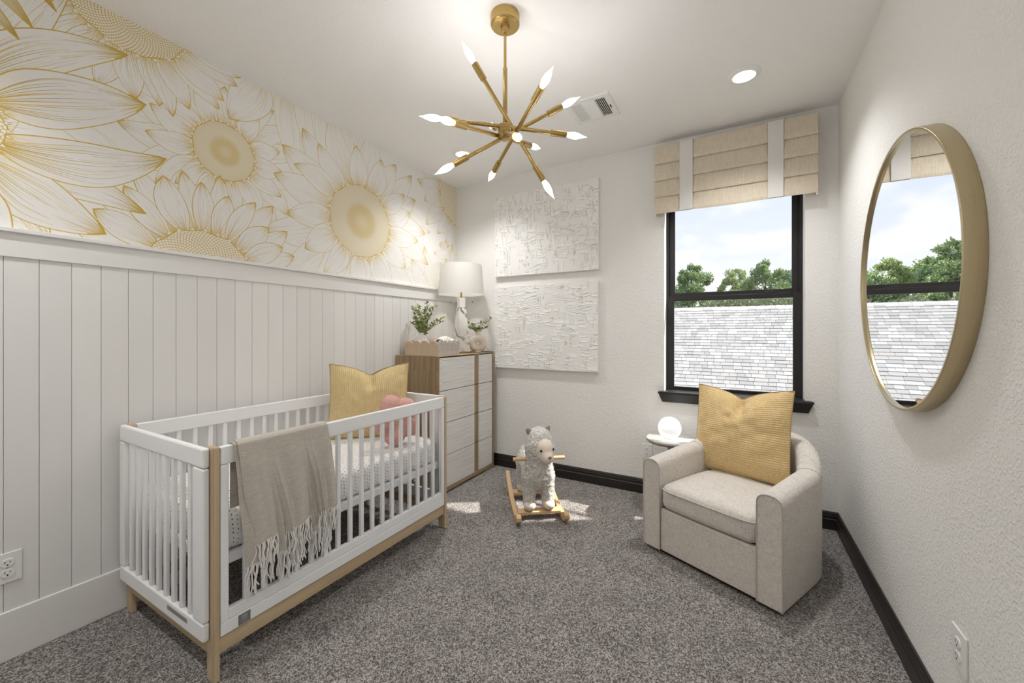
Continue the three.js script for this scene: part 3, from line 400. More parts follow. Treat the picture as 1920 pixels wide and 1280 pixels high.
// ------------------------------------------------------------------ crib
{
  const t = thing('crib', 'white slatted baby crib with light oak corner posts and base rails', 'crib', [-2.05, 0, -1.4]);
  const K = (x0, x1, y0, y1, z0, z1, r = 0.004, g = 'y') => box(x0 + 2.05, x1 + 2.05, y0, y1, z0 + 1.4, z1 + 1.4, r, g);
  for (const [x0, x1] of [[-1.702, -1.646], [-2.442, -2.386]]) for (const [z0, z1] of [[-0.75, -0.728], [-2.06, -2.038]]) part('corner_post', K(x0, x1, 0, 0.858, z0, z1, 0.006), M.oak, t, 'oak corner post');
  part('base_rail', K(-1.676, -1.656, 0.095, 0.156, -2.04, -0.75, 0.003, 'z'), M.oak, t); part('base_rail', K(-2.432, -2.412, 0.095, 0.156, -2.04, -0.75, 0.003, 'z'), M.oak, t);
  part('base_rail', K(-2.386, -1.702, 0.095, 0.156, -0.748, -0.73, 0.003, 'x'), M.oak, t); part('base_rail', K(-2.386, -1.702, 0.095, 0.156, -2.058, -2.04, 0.003, 'x'), M.oak, t);
  for (const [z0, z1] of [[-0.728, -0.704], [-2.084, -2.06]]) {
    const e = sub('end_panel', t), x0 = -2.442, x1 = -1.672;
    part('top_rail', K(x0, x1, 0.782, 0.856, z0, z1, 0.009), M.crib, e); part('bottom_rail', K(x0, x1, 0.153, 0.221, z0, z1, 0.009), M.crib, e);
    part('stile', K(x0, -2.398, 0.2205, 0.7815, z0, z1, 0.006), M.crib, e); part('stile', K(-1.756, x1, 0.2205, 0.7815, z0, z1, 0.009), M.crib, e);
    for (let i = 0; i < 9; i++) { const x = -2.337 + i * 0.0684; part('slat', K(x - 0.011, x + 0.011, 0.219, 0.784, z0 + 0.003, z1 - 0.004, 0.005), M.crib, e); }
  }
  for (const [x0, x1, name] of [[-1.674, -1.649, 'front_panel'], [-2.424, -2.4, 'back_panel']]) {
    const e = sub(name, t), n = -0.751, f = -2.037;
    part('top_rail', K(x0, x1, 0.787, 0.855, f, n, 0.005), M.crib, e); part('bottom_rail', K(x0, x1, 0.157, 0.2045, f, n, 0.003), M.crib, e); part('bottom_rail', K(x0, x1 - 0.001, 0.2055, 0.245, f + 0.028, n - 0.028, 0.003), M.crib, e);
    part('stile', K(x0, x1, 0.205, 0.7865, n - 0.028, n, 0.003), M.crib, e); part('stile', K(x0, x1, 0.205, 0.7865, f, f + 0.028, 0.003), M.crib, e);
    for (let i = 0; i < 17; i++) { const z = -0.776 - 0.0684 * (i + 1); part('slat', K(x0 + 0.003, x1 - 0.004, 0.243, 0.789, z - 0.011, z + 0.011, 0.005), M.crib, e); }
  }
  part('mattress_support', K(-2.385, -1.69, 0.392, 0.43, -2.035, -0.755, 0.004), M.crib, t);
  part('stretcher', K(-1.9, -1.88, 0.262, 0.276, -2.035, -2.02, 0.002), M.crib, t);
  for (const y of [0.74, 0.41]) { const g = rod(V(0, 0, 0), V(0.003, 0, 0), 0.006); g.translate(-1.702 + 2.05 - 0.0025, y, -2.048 + 1.4); part('bolt', g, M.silver, t); }
  const pl = drawn(128, 128, (c) => { c.fillStyle = '#818281'; c.fillRect(0, 0, 128, 128); c.fillStyle = '#d8d8d4'; const r = mulberry(4); for (let j = 0; j < 6; j++) { let x = 26 + r() * 10; while (x < 92) { const l = 4 + r() * 8; c.fillRect(x, 20 + j * 16, l, j < 2 ? 8 : 4); x += l + 4; } } });
  const pg = new THREE.BoxGeometry(0.002, 0.039, 0.043); pg.translate(-1.6485 + 2.05, 0.181, -0.832 + 1.4); part('maker_plate', pg, S(white, 0.4, { map: pl, metalness: 0.3 }), t, 'small grey maker plate');
  const tg = drawn(256, 32, (c) => { c.fillStyle = '#a9a7a2'; c.fillRect(0, 0, 256, 32); c.fillStyle = '#3c3b39'; const r = mulberry(6); for (let j = 0; j < 3; j++) { let x = 6; while (x < 240) { const l = 3 + r() * 12; c.fillRect(x, 5 + j * 9, l, 4); x += l + 3; } } });
  const tgg = new THREE.BoxGeometry(0.165, 0.017, 0.001); tgg.translate(-1.872 + 2.05, 0.196, -0.7036 + 1.4); part('safety_label', tgg, S(white, 0.6, { map: tg }), t, 'printed safety label strip');
}
{ // mattress in a dotted sheet
  const t = thing('crib_mattress', 'crib mattress in a white sheet printed with small grey and rust dots', 'mattress', [-2.04, 0.43, -1.395]);
  const g = new RoundedBoxGeometry(0.69, 0.158, 1.272, 6, 0.05), p = g.attributes.position; g.translate(0, 0.079, 0);
  const big = new THREE.BoxGeometry(0.69, 0.158, 1.272, 26, 8, 46), q = big.attributes.position, hx = 0.345, hy = 0.079, hz = 0.636, r = 0.045;
  for (let i = 0; i < q.count; i++) {
    const v = V(q.getX(i), q.getY(i), q.getZ(i)), c = V(clamp(v.x, -hx + r, hx - r), clamp(v.y, -hy + r, hy - r), clamp(v.z, -hz + r, hz - r)), d = v.clone().sub(c);
    if (d.length() > 1e-6) v.copy(c).addScaledVector(d.normalize(), r);
    if (v.y > 0) v.y += 0.012 * (1 - Math.pow(v.x / hx, 2)) * (1 - Math.pow(v.z / hz, 2));
    const side = Math.max(Math.abs(v.x) / hx, Math.abs(v.z) / hz); if (side > 0.9) { const w = (n3(v.x * 30, v.y * 10, v.z * 30) + 0.6 * n3(v.x * 70, v.y * 14, v.z * 70)) * 0.012; v.x += Math.sign(v.x) * Math.min(0.003, w) * (Math.abs(v.x) > hx - 0.02 ? 1 : 0); v.z += Math.sign(v.z) * w * (Math.abs(v.z) > hz - 0.02 ? 1 : 0); }
    q.setXYZ(i, v.x, v.y + 0.079, v.z);
  }
  big.deleteAttribute('uv'); let m = mergeVertices(big.deleteAttribute('normal'), 1e-5); m.computeVertexNormals(); part('fitted_sheet', uvm(m, 'z'), M.sheet, t);
}
// ------------------------------------------------------------------ cushions
function pillowGeo(w, h, th, { notch = 0, at = 0, pinch = 0.07, seed = 1, flip = false, sit = 0 } = {}) {
  const side = (s) => grid(56, 56, (a, b) => {
    const u = 2 * a - 1, v = 2 * b - 1, e = (x) => 1 - x * x;
    let x = w / 2 * u * (1 - pinch * e(v)), y = h / 2 * v * (1 - pinch * e(u) * (v > 0 ? 1 : 1 - sit)), z = th / 2 * Math.pow(Math.max(0, e(u * u) * e(v * v) * e(u) * e(v)), 0.42) * 1.05;
    const k = Math.exp(-Math.pow((u - at) / 0.2, 2)), wide = Math.exp(-Math.pow((u - at) / 0.55, 2)); y -= notch * (0.45 * k + 0.75 * wide) * sstep(-0.1, 1, v); z *= 1 - 0.75 * Math.exp(-Math.pow((u - at - 0.06 * (1 - v)) / 0.1, 2)) * sstep(0.25, 0.85, v) * (notch ? 1 : 0);
    const rim = Math.pow(e(u) * e(v), 0.3); z += s * 0 + rim * 0.02 * th / 0.16 * (n3(u * 2.4 + seed, v * 2.4, seed * 3 + s) + 0.5 * n3(u * 6 + seed, v * 6, seed)) ;
    return V(s > 0 ? x : -x, y, s * Math.max(0, z));
  }, (a, b) => (flip ? [b * h, a * w] : [a * w, b * h]));
  return merge([side(1), side(-1)].map((g, i) => g));
}
function seamTube(w, h, o, r) { const pts = [], e = (x) => 1 - x * x, pinch = o.pinch ?? 0.07; const P = (u, v) => { let y = h / 2 * v * (1 - pinch * e(u) * (v > 0 ? 1 : 1 - (o.sit ?? 0))); const k = Math.exp(-Math.pow((u - (o.at ?? 0)) / 0.2, 2)), wd = Math.exp(-Math.pow((u - (o.at ?? 0)) / 0.55, 2)); y -= (o.notch ?? 0) * (0.45 * k + 0.75 * wd) * sstep(-0.1, 1, v); return V(w / 2 * u * (1 - pinch * e(v)), y, 0); };
  for (let i = 0; i < 20; i++) pts.push(P(-1 + i / 10, -1)); for (let i = 0; i < 20; i++) pts.push(P(1, -1 + i / 10)); for (let i = 0; i < 20; i++) pts.push(P(1 - i / 10, 1)); for (let i = 0; i < 20; i++) pts.push(P(-1, 1 - i / 10)); return tube(pts, r, 200, 6, true); }
function cushion(name, label, mat, w, h, th, o, pos, turn, lean, roll) {
  const t = thing(name, label, 'cushion', pos, turn), a = new THREE.Matrix4().makeTranslation(0, h / 2, 0).premultiply(new THREE.Matrix4().makeRotationZ(roll)).premultiply(new THREE.Matrix4().makeRotationX(lean));
  part('cover', pillowGeo(w, h, th, o).applyMatrix4(a), mat, t); part('edge_seam', flat(seamTube(w, h, o, 0.0028)).applyMatrix4(a), mat, t); return t;
}
cushion('throw_cushion', 'pale yellow ribbed square cushion propped in the far corner of the crib', M.straw, 0.5, 0.475, 0.15, { notch: 0.055, at: 0.03, pinch: 0.05, seed: 2, flip: true, sit: 0.8 }, [-2.065, 0.602, -1.785], 0.75, -0.2, 0);
cushion('throw_cushion', 'mustard yellow striped square cushion standing on the cream armchair seat', M.mustard, 0.56, 0.53, 0.17, { notch: 0.05, at: 0.02, pinch: 0.04, seed: 5, sit: 0.9 }, [0.003, 0.415, -2.758], -26 * PI / 180, -0.2, 0.035);
{ // pink flower cushion: five round lobes about a hole
  const t = thing('flower_cushion', 'fluffy pink flower shaped cushion with a hole leaning inside the crib', 'cushion', [-1.765, 0.598, -1.755], PI / 2 - 0.16);
  const f = (x, y, z) => { let d = 1e9; for (let i = 0; i < 5; i++) { const a = PI / 2 + 0.35 + i * 2 * PI / 5, dx = x - 0.088 * Math.cos(a), dy = y - 0.152 - 0.088 * Math.sin(a), q = Math.hypot(dx / 0.068, dy / 0.068, z / 0.05) - 1, k = 0.3, h = clamp(0.5 + 0.5 * (d - q) / k); d = mix(d, q, h) - k * h * (1 - h) * (d < 1e8 ? 1 : 0); if (d > 1e8) d = q; } const hole = Math.hypot(x, y - 0.152, z * 0.25) - 0.021; return Math.max(d * 0.05, -hole) + 0.006 * n3(x * 70, y * 70, z * 70); };
  const g = netSurface(f, [-0.2, -0.04, -0.08], [0.2, 0.34, 0.08], 0.006); const c = uvm(g, 'y'); c.scale(1.02, 1.0, 1); c.rotateX(-0.16); part('cover', c, M.pink, t);
}
// ------------------------------------------------------------------ throw over the crib's front rail
{
  const t = thing('throw_blanket', 'beige woven throw blanket with white fringe draped over the crib rail', 'blanket', [-1.64, 0, -1.0]);
  const loc = (x, y, z) => V(x + 1.64, y, z + 1.0);
  const ridge = (u, c, w) => Math.exp(-Math.pow((u - c) / w, 2));
  const layer = (drop, hem0, hem1, zt0, zt1, zb0, zb1, out, inner) => (u, v) => {
    const path = inner ? [[-1.6895, 0.604], [-1.689, 0.7], [-1.6885, 0.84], [-1.684, 0.86], [-1.664, 0.8665], [-1.6425, 0.864], [-1.633, 0.853]] : [[-1.684, 0.852], [-1.664, 0.862], [-1.6425, 0.86], [-1.637, 0.85]];
    const a = inner ? 0.42 : 0.12; let x, y, d = 0;
    if (v < a) { const q = v / a * (path.length - 1), i = Math.min(path.length - 2, Math.floor(q)), f = q - i; x = mix(path[i][0], path[i + 1][0], f); y = mix(path[i][1], path[i + 1][1], f); }
    else { d = (v - a) / (1 - a); const e = path[path.length - 1]; x = e[0] + 0.006 * sstep(0, 0.3, d); y = mix(e[1], mix(hem0, hem1, u) + 0.006 * Math.sin(u * 11), d); }
    const k = sstep(-0.05, 0.9, d), fold = 0.014 * ridge(u, 0.32 + 0.04 * d, 0.045) + 0.01 * ridge(u, 0.7 + 0.05 * d, 0.02) + 0.009 * ridge(u, 0.75 + 0.055 * d, 0.018) + 0.012 * ridge(u, 0.08, 0.09) + 0.012 * ridge(u, 0.52, 0.09) + 0.012 * ridge(u, 0.93, 0.06) + 0.008 * ridge(u, 0.2, 0.05) + 0.007 * ridge(u, 0.33 + 0.05 * d, 0.012) + 0.006 * (ridge(u, 0.69 + 0.06 * d, 0.009) + ridge(u, 0.725 + 0.06 * d, 0.009) + ridge(u, 0.76 + 0.05 * d, 0.009)) * sstep(0.1, 0.3, d);
    x += out + k * (1.6 * fold + 0.006 * (n3(u * 5, d * 3, drop) + 0.4 * n3(u * 12, d * 7, drop))) + 0.004 * ridge(d, 0.22, 0.1) * Math.sin(u * 14);
    return loc(x, y, mix(mix(zt0, zt1, u), mix(zb0, zb1, u), d * 0.9 + 0.1 * d * d) + 0.006 * Math.sin(d * 5 + u * 3) * k);
  };
  const A = layer(1, 0.452, 0.48, -0.8, -1.175, -0.845, -1.225, 0.003, true), B = layer(7, 0.378, 0.405, -0.792, -1.15, -0.822, -1.2, -0.001, false);
  part('cloth', sheet(180, 70, A, 0.004, (u, v) => [u * 0.4, v * 0.7]), M.throwCloth, t); part('under_layer', sheet(90, 44, B, 0.004, (u, v) => [u * 0.4, v * 0.5 + 0.3]), M.throwCloth, t);
  const r = mulberry(19), tas = [];
  for (const [F, n, L] of [[A, 78, 0.085], [B, 76, 0.1]]) for (let i = 0; i < n; i++) { const u = (i + 0.5 + (r() - 0.5) * 0.5) / n, e = F(u, 1), pts = [e.clone().add(V(0.001, 0.004, 0))]; let dz = 0, dx = 0; const l = L * (0.8 + 0.4 * r()), ph = r() * 6, am = 0.002 + 0.005 * r(), lean = (r() - 0.5) * 0.026; for (let j = 1; j <= 5; j++) { dz = am * Math.sin(ph + j * 1.3) - am * Math.sin(ph) + lean * j / 5; dx = 0.003 * r() + 0.002 * j / 5; pts.push(e.clone().add(V(dx, -l * j / 5, dz))); } tas.push(tube(pts, 0.0021 + 0.0006 * r(), 7, 5)); }
  part('fringe', merge(tas), M.fringe, t, 'white twisted fringe');
}

// ------------------------------------------------------------------ dresser and what stands on it
{
  const t = thing('dresser', 'tall wood dresser with whitewashed drawer fronts and brown frame in the corner', 'dresser', [-2.23, 0, -2.795]);
  const D = (x0, x1, y0, y1, z0, z1, r = 0.002, g = 'y') => box(x0 + 2.23, x1 + 2.23, y0, y1, z0 + 2.795, z1 + 2.795, r, g);
  const b = -2.45, f = -2.012;
  part('side_panel', D(b, -1.999, 0.016, 1.085, -2.41, -2.394, 0.0015), M.walnut, t); part('side_panel', D(b, -1.996, 0.016, 1.094, -3.196, -3.17, 0.0015), M.walnut, t);
  part('top_panel', D(b, -2.0, 1.07, 1.085, -3.17, -2.41, 0.0015, 'z'), M.walnut, t); part('back_panel', D(b, b + 0.008, 0.03, 1.07, -3.17, -2.41, 0), M.walnut, t); part('bottom_rail', D(b, -1.997, 0.014, 0.044, -3.17, -2.41, 0.002, 'z'), M.walnut, t);
  for (const z of [-2.41, -3.186]) for (const x of [-2.04, -2.44]) part('foot', D(x, x + 0.04, 0, 0.016, z, z + (z < -3 ? 0.12 : 0.0) + (z < -3 ? 0 : 0.016), 0.001), M.walnut, t);
  const seam = [1.07, 0.813, 0.557, 0.3, 0.044];
  for (let k = 0; k < 4; k++) {
    const y1 = seam[k] - (k ? 0.0025 : 0.001), y0 = seam[k + 1] + 0.0025, d = sub('drawer', t);
    part('drawer_front', D(f, -2.0, y0, y1 + (k ? 0 : 0.012), -2.884, -2.4105, 0.0015, 'z'), M.wash, d); part('drawer_front', D(f, -2.0, y0, y1 + (k ? 0 : 0.012), -3.1695, -2.954, 0.0015, 'z'), M.wash, d);
    part('pull_strip', D(f - 0.006, -2.008, y0 + 0.001, y1, -2.954, -2.884, 0.001), M.walnut, d); part('drawer_box', D(b + 0.02, f, y0 + 0.01, y1 - 0.02, -3.16, -2.42, 0), M.walnut, d);
  }
}
const TOP = 1.085;
{ // marble table lamp
  const t = thing('table_lamp', 'white marble table lamp with a white drum shade on the dresser', 'lamp', [-2.2, TOP, -2.96]);
  part('base', lathe([[0.0001, 0], [0.092, 0], [0.092, 0.008], [0.088, 0.012], [0.0001, 0.012]], 40), M.brass, t, 'thin brass base');
  const body = new THREE.CylinderGeometry(0.047, 0.088, 0.4, 4, 12); body.rotateY(PI / 4 - 0.5); const bp = toCreasedNormals(body, 0.5); bp.translate(0, 0.212, 0); part('marble_body', bp, M.marble, t);
  const cube = box(-0.029, 0.029, 0.413, 0.5, -0.029, 0.029, 0.004); cube.rotateY(-0.5); part('marble_neck', cube, M.marble, t);
  part('brass_neck', rod(V(0, 0.5, 0), V(0, 0.58, 0), 0.009), M.brass, t);
  part('lamp_shade', lathe([[0.21, 0.531], [0.188, 0.8], [0.1865, 0.8], [0.2085, 0.531], [0.21, 0.531]], 64), M.shadeCloth, t);
  part('shade_frame', merge([rod(V(-0.187, 0.79, 0), V(0.187, 0.79, 0), 0.002), rod(V(0, 0.79, -0.187), V(0, 0.79, 0.187), 0.002), rod(V(0, 0.58, 0), V(0, 0.8, 0), 0.004)]), M.brass, t);
  part('light_bulb', ell(0.03, 0.04, 0.03, 0, 0.66, 0), M.bulb, t);
  for (const [x, z] of [[-0.085, 0.045], [0.1, -0.035]]) { const p = sub('pull_chain', t); part('chain', rod(V(x, 0.47, z), V(x, 0.56, z), 0.0006, 0.0006, 6), M.fringe, p); part('chain_knob', ell(0.0042, 0.0055, 0.0042, x, 0.463, z, 12, 8), M.darkSlot, p); }
  const l = new THREE.PointLight(new THREE.Color(1, 0.95, 0.88), LAMP_LEVEL.table); l.position.set(-2.2, TOP + 0.66, -2.96); l.castShadow = true; l.shadow.radius = 1.4; scene.add(l);
}
{ // scalloped wicker basket
  const t = thing('wicker_basket', 'scalloped wicker basket at the front corner of the dresser top', 'basket', [-2.185, TOP, -2.545]), hx = 0.17, hz = 0.136, h = 0.122;
  const wall = (len, n, mat, turn, dx, dz) => {
    const top = (u) => { const q = (u * n) % 1; return h - 0.036 + 0.036 * Math.sqrt(Math.max(0, 1 - Math.pow(2 * Math.min(q, 0.999) - 1, 2))); };
    const g = sheet(n * 10, 48, (u, v) => { const q = u * n * 2, row = v * h / 0.0072, under = (Math.floor(q) + Math.floor(row)) % 2 ? 1 : -1, bulge = Math.sin(PI * (q % 1)) * Math.abs(Math.sin(PI * row)) * 0.0022 * (0.5 + 0.5 * under) + 0.002 * Math.abs(Math.sin(PI * row)) + 0.004 * Math.sin(PI * ((u * n) % 1)); return V((u - 0.5) * len, top(u) * v, bulge); }, 0.004);
    g.rotateY(turn); g.translate(dx, 0, dz); part('woven_side', g, mat, t);
    const rim = []; for (let i = 0; i <= n * 12; i++) { const u = Math.min(i / (n * 12), 0.9999); rim.push(V((u - 0.5) * len, top(u), 0.003)); } const rg = tube(rim, 0.0038, n * 14, 6); rg.rotateY(turn); rg.translate(dx, 0, dz); part('braided_rim', rg, mat, t);
  };
  wall(hx * 2, 4, M.wickerTan, 0, 0, hz); wall(hz * 2, 5, M.wickerGrey, PI / 2, hx, 0); wall(hx * 2, 4, M.wickerTan, PI, 0, -hz); wall(hz * 2, 5, M.wickerTan, -PI / 2, -hx, 0);
  part('basket_floor', box(-hx, hx, 0.001, 0.008, -hz, hz, 0.001), M.wickerTan, t);
}
function sprig(name, label, pos, stems, seed) {
  const t = thing(name, label, 'plant', pos), r = mulberry(seed), st = [], kinds = [[], [], []];
  for (const [dx, dy, dz, n] of stems) {
    const pts = [V(0, -0.05, 0), V(dx * 0.12, 0.0, dz * 0.12), V(dx * 0.45, dy * 0.5, dz * 0.45), V(dx, dy, dz)], c = new THREE.CatmullRomCurve3(pts); st.push(new THREE.TubeGeometry(c, 10, 0.0016, 5));
    for (let i = 0; i < n * 0.72; i++) { const q = 0.22 + 0.78 * r(), p = c.getPoint(q), a = r() * 6.28, up = 0.3 + r() * 0.9, L = 0.018 + 0.014 * r(), w = L * 0.36, g = new THREE.BufferGeometry(); g.setAttribute('position', new THREE.Float32BufferAttribute([0, 0, 0, w, L * 0.5, 0.001, 0, L, 0.003, -w, L * 0.5, 0.001, 0, L * 0.5, -0.002], 3)); g.setIndex([0, 1, 4, 1, 2, 4, 2, 3, 4, 3, 0, 4]); g.setAttribute('uv', new THREE.Float32BufferAttribute(new Array(10).fill(0), 2)); g.rotateX(up).rotateY(a); const tw = 0.004 + 0.013 * r(); g.translate(p.x + tw * Math.sin(a), p.y + 0.006 * (r() - 0.3), p.z + tw * Math.cos(a)); const j = q > 0.82 && r() < 0.4 ? 2 : r() < 0.55 ? 1 : 0; kinds[j].push(g); }
  }
  part('stem', merge(st), M.stem, t); kinds.forEach((k, i) => { const g = merge(k); g.computeVertexNormals(); part('foliage', g, [M.leafGreen, M.leafPale, M.leafDusk][i], t, ['green leaves', 'pale yellow-green leaves', 'dusky purple tips'][i]); });
}
{ // white vase with a leafy bunch, in the basket
  const p = [-2.295, TOP + 0.008, -2.545], t = thing('white_vase', 'round white vase standing inside the wicker basket', 'vase', p);
  part('vase_body', lathe([[0.0001, 0], [0.05, 0], [0.066, 0.02], [0.074, 0.06], [0.068, 0.105], [0.046, 0.14], [0.029, 0.158], [0.026, 0.168], [0.029, 0.176], [0.026, 0.177], [0.023, 0.168], [0.026, 0.158], [0.04, 0.14], [0.06, 0.1], [0.06, 0.03], [0.0001, 0.02]], 40), M.vaseWhite, t);
  sprig('leafy_bunch', 'full bunch of leafy green stems in the white vase', [p[0], p[1] + 0.17, p[2]], [[-0.12, 0.17, -0.03, 80], [-0.085, 0.21, 0.02, 100], [-0.06, 0.24, -0.02, 110], [-0.02, 0.22, 0.03, 110], [0.02, 0.23, -0.03, 110], [0.055, 0.245, -0.01, 100], [0.1, 0.235, -0.04, 100], [0.11, 0.19, 0.0, 90], [-0.05, 0.13, 0.04, 90], [0.03, 0.13, 0.04, 90], [0.17, 0.14, -0.09, 110], [0.15, 0.1, -0.08, 60], [0.0, 0.1, -0.05, 80], [-0.1, 0.1, 0.03, 70], [0.06, 0.1, 0.05, 80]], 33);
}
{ // ring vase
  const p = [-2.095, TOP, -3.075], t = thing('ring_vase', 'cream ring shaped vase with a hole on the dresser beside the lamp', 'vase', p, 0.62);
  const g = new THREE.TorusGeometry(0.05, 0.037, 24, 56); g.scale(1, 0.92, 0.95); g.translate(0, 0.083, 0);
  part('ring_body', g, M.vaseCream, t); part('foot', lathe([[0.0001, 0], [0.036, 0], [0.034, 0.006], [0.026, 0.02], [0.0001, 0.02]], 32), M.vaseCream, t);
  part('neck', lathe([[0.026, 0.15], [0.021, 0.165], [0.0175, 0.19], [0.02, 0.21], [0.0175, 0.21], [0.0145, 0.19], [0.017, 0.165], [0.02, 0.15]], 32), M.vaseCream, t);
  sprig('leafy_sprig', 'small sparse leafy sprig in the cream ring vase', [p[0], TOP + 0.2, p[2]], [[-0.1, 0.09, 0.06, 60], [-0.12, 0.05, 0.07, 60], [-0.03, 0.06, 0.02, 40], [0.03, 0.08, -0.02, 50], [0.11, 0.12, -0.07, 36], [0.08, 0.03, -0.04, 50], [-0.07, 0.02, 0.03, 40]], 51);
}
{ // rolled cloths in the basket
  const t = thing('rolled_cloth', 'dusty pink rolled cloth in the wicker basket', 'cloth', [-2.15, TOP + 0.004, -2.6]);
  const spiral = grid(60, 26, (u, v) => { const a = u * 6 * PI, r = 0.026 + 0.016 * u; return V((v - 0.5) * 0.15, 0.098 + r * Math.sin(a) * 0.8, r * Math.cos(a)); }); const s2 = sheet(80, 16, (u, v) => { const a = u * 5 * PI, r = 0.022 + 0.03 * u; return V((v - 0.5) * 0.16, 0.087 + r * Math.sin(a) * 0.9 + 0.003 * n3(u * 9, v * 6, 2), r * Math.cos(a)); }, 0.006); s2.rotateY(0.5); part('terry_cloth', s2, M.rose, t);
  const k = thing('knit_cloth', 'white open-knit cloth bundled in the wicker basket corner', 'cloth', [-2.085, TOP + 0.008, -2.58]);
  const strands = []; for (let i = 0; i < 13; i++) { const z = -0.07 + i * 0.0117, pts = []; for (let j = 0; j <= 24; j++) { const a = -0.25 + 1.25 * j / 24 * PI; pts.push(V(0.056 * Math.cos(a) + 0.004 * Math.sin(j * 2.4 + i), 0.1 + 0.045 * Math.sin(a) - 0.02 * Math.abs(z) / 0.07, z + 0.004 * Math.cos(j * 2.4 + i * 2))); } strands.push(tube(pts, 0.0046, 60, 6)); } part('knit', merge(strands), M.knit, k);
  part('knit_core', ell(0.05, 0.055, 0.074, 0, 0.085, 0), M.earGrey, k);
}

// ------------------------------------------------------------------ rocking llama
{
  const head = Math.atan2(0.6, 0.8), t = thing('rocking_llama', 'plush cream rocking llama toy on curved wooden runners', 'rocking toy', [-1.285, 0, -2.62], head);
  const seg = (p, a, b, r0, r1) => { const ab = b.clone().sub(a), h = clamp(p.clone().sub(a).dot(ab) / ab.lengthSq()); return p.clone().sub(a).addScaledVector(ab, -h).length() - mix(r0, r1, h); };
  const bones = [[V(0.067, 0.1, 0.15), V(0.06, 0.26, 0.13), 0.042, 0.055], [V(-0.067, 0.1, 0.15), V(-0.06, 0.26, 0.13), 0.042, 0.055], [V(0.068, 0.1, -0.18), V(0.06, 0.28, -0.15), 0.04, 0.055], [V(-0.068, 0.1, -0.18), V(-0.06, 0.28, -0.15), 0.04, 0.055], [V(0, 0.3, 0.13), V(0, 0.31, -0.18), 0.104, 0.1], [V(0, 0.31, 0.14), V(0, 0.44, 0.165), 0.1, 0.088], [V(0, 0.5, 0.165), V(0, 0.53, 0.16), 0.1, 0.09], [V(0, 0.38, -0.28), V(0, 0.35, -0.22), 0.025, 0.035]];
  const body = netSurface((x, y, z) => { const p = V(x, y, z); let d = 1; for (const [a, b, r0, r1] of bones) { const q = seg(p, a, b, r0, r1), k = 0.035, h = clamp(0.5 + 0.5 * (d - q) / k); d = mix(d, q, h) - k * h * (1 - h); } return d + 0.011 * n3(x * 75, y * 75, z * 75) + 0.006 * n3(x * 150, y * 150, z * 150); }, [-0.17, 0.03, -0.33], [0.17, 0.67, 0.33], 0.0065);
  const bp = body.attributes.position, cc = new Float32Array(bp.count * 3); for (let i = 0; i < bp.count; i++) { const k = clamp(0.62 + 1.3 * n3(bp.getX(i) * 170, bp.getY(i) * 170, bp.getZ(i) * 170)), c = lerp3([0.44, 0.4, 0.35], [0.88, 0.85, 0.8], k); cc.set(c, i * 3); } body.setAttribute('color', new THREE.BufferAttribute(cc, 3));
  part('fleece_body', uvm(body, 'y'), M.fur, t);
  const face = netSurface((x, y, z) => { const a = Math.hypot(x / 0.067, (y - 0.482) / 0.08, (z - 0.222) / 0.07) - 1, b = Math.hypot(x / 0.042, (y - 0.438) / 0.038, (z - 0.278) / 0.036) - 1, k = 0.5, h = clamp(0.5 + 0.5 * (a - b) / k); return (mix(a, b, h) - k * h * (1 - h)) * 0.05; }, [-0.1, 0.36, 0.12], [0.1, 0.6, 0.33], 0.006); face.translate(0, 0, -0.16); face.rotateY(0.3); face.translate(0, 0, 0.16); part('face', face, M.face, t);
  const aim = (g) => { g.translate(0, 0, -0.16); g.rotateY(0.3); g.translate(0, 0, 0.16); return g; };
  for (const s of [-1, 1]) {
    part('eye', aim(ell(0.008, 0.009, 0.007, s * 0.046, 0.49, 0.275)), M.eye, t);
    const e = lathe([[0.0001, 0.062], [0.008, 0.056], [0.017, 0.036], [0.019, 0.018], [0.014, 0]], 16); e.scale(1, 1, 0.45); e.scale(1.05, 0.72, 1); e.rotateZ(-s * 0.75); e.translate(s * 0.062, 0.582, 0.15); part('ear', aim(e), M.earGrey, t);
    for (const z of [0.158, -0.178]) part('hoof', ell(0.042, 0.034, 0.05, s * 0.067, 0.088, z + 0.012), M.hoof, t);
    const pr = [], N = 30, arc = (z) => 0.72 - Math.sqrt(0.72 * 0.72 - (z - 0.13) ** 2); for (let i = 0; i <= N; i++) { const z = -0.32 + 0.63 * i / N; pr.push([z, arc(z) + 0.03 * sstep(0.27, 0.31, z)]); } for (let i = N; i >= 0; i--) { const z = -0.32 + 0.63 * i / N, fat = 0.036 + 0.03 * Math.exp(-Math.pow((z - 0.27) / 0.05, 2)) - 0.012 * sstep(-0.1, -0.32, z); pr.push([z, arc(z) + fat]); }
    const squash = pr.map(([a, b]) => [a, b * 0.85 + 0.003]); const ru = prism(squash, 0.026, 0.003); ru.rotateY(-PI / 2); ru.translate(s * 0.16 + 0.013, 0, 0); part('runner', uvm(ru, 'z'), M.beech, t);
  }
  for (const z of [0.165, -0.172]) part('cross_board', box(-0.148, 0.148, 0.034, 0.054, z - 0.035, z + 0.035, 0.004, 'x'), M.beech, t);
  part('handle', uvm(merge([rod(V(-0.178, 0.405, 0.165), V(0.178, 0.405, 0.165), 0.0135), ell(0.004, 0.0135, 0.0135, 0.178, 0.405, 0.165), ell(0.004, 0.0135, 0.0135, -0.178, 0.405, 0.165)]), 'x'), M.beech, t);
  part('nose', aim(ell(0.014, 0.009, 0.008, 0, 0.45, 0.311)), M.nose, t); part('mouth', aim(tube([V(-0.016, 0.422, 0.302), V(0, 0.428, 0.313), V(0.016, 0.422, 0.302)], 0.0018, 10, 6)), M.nose, t);
}

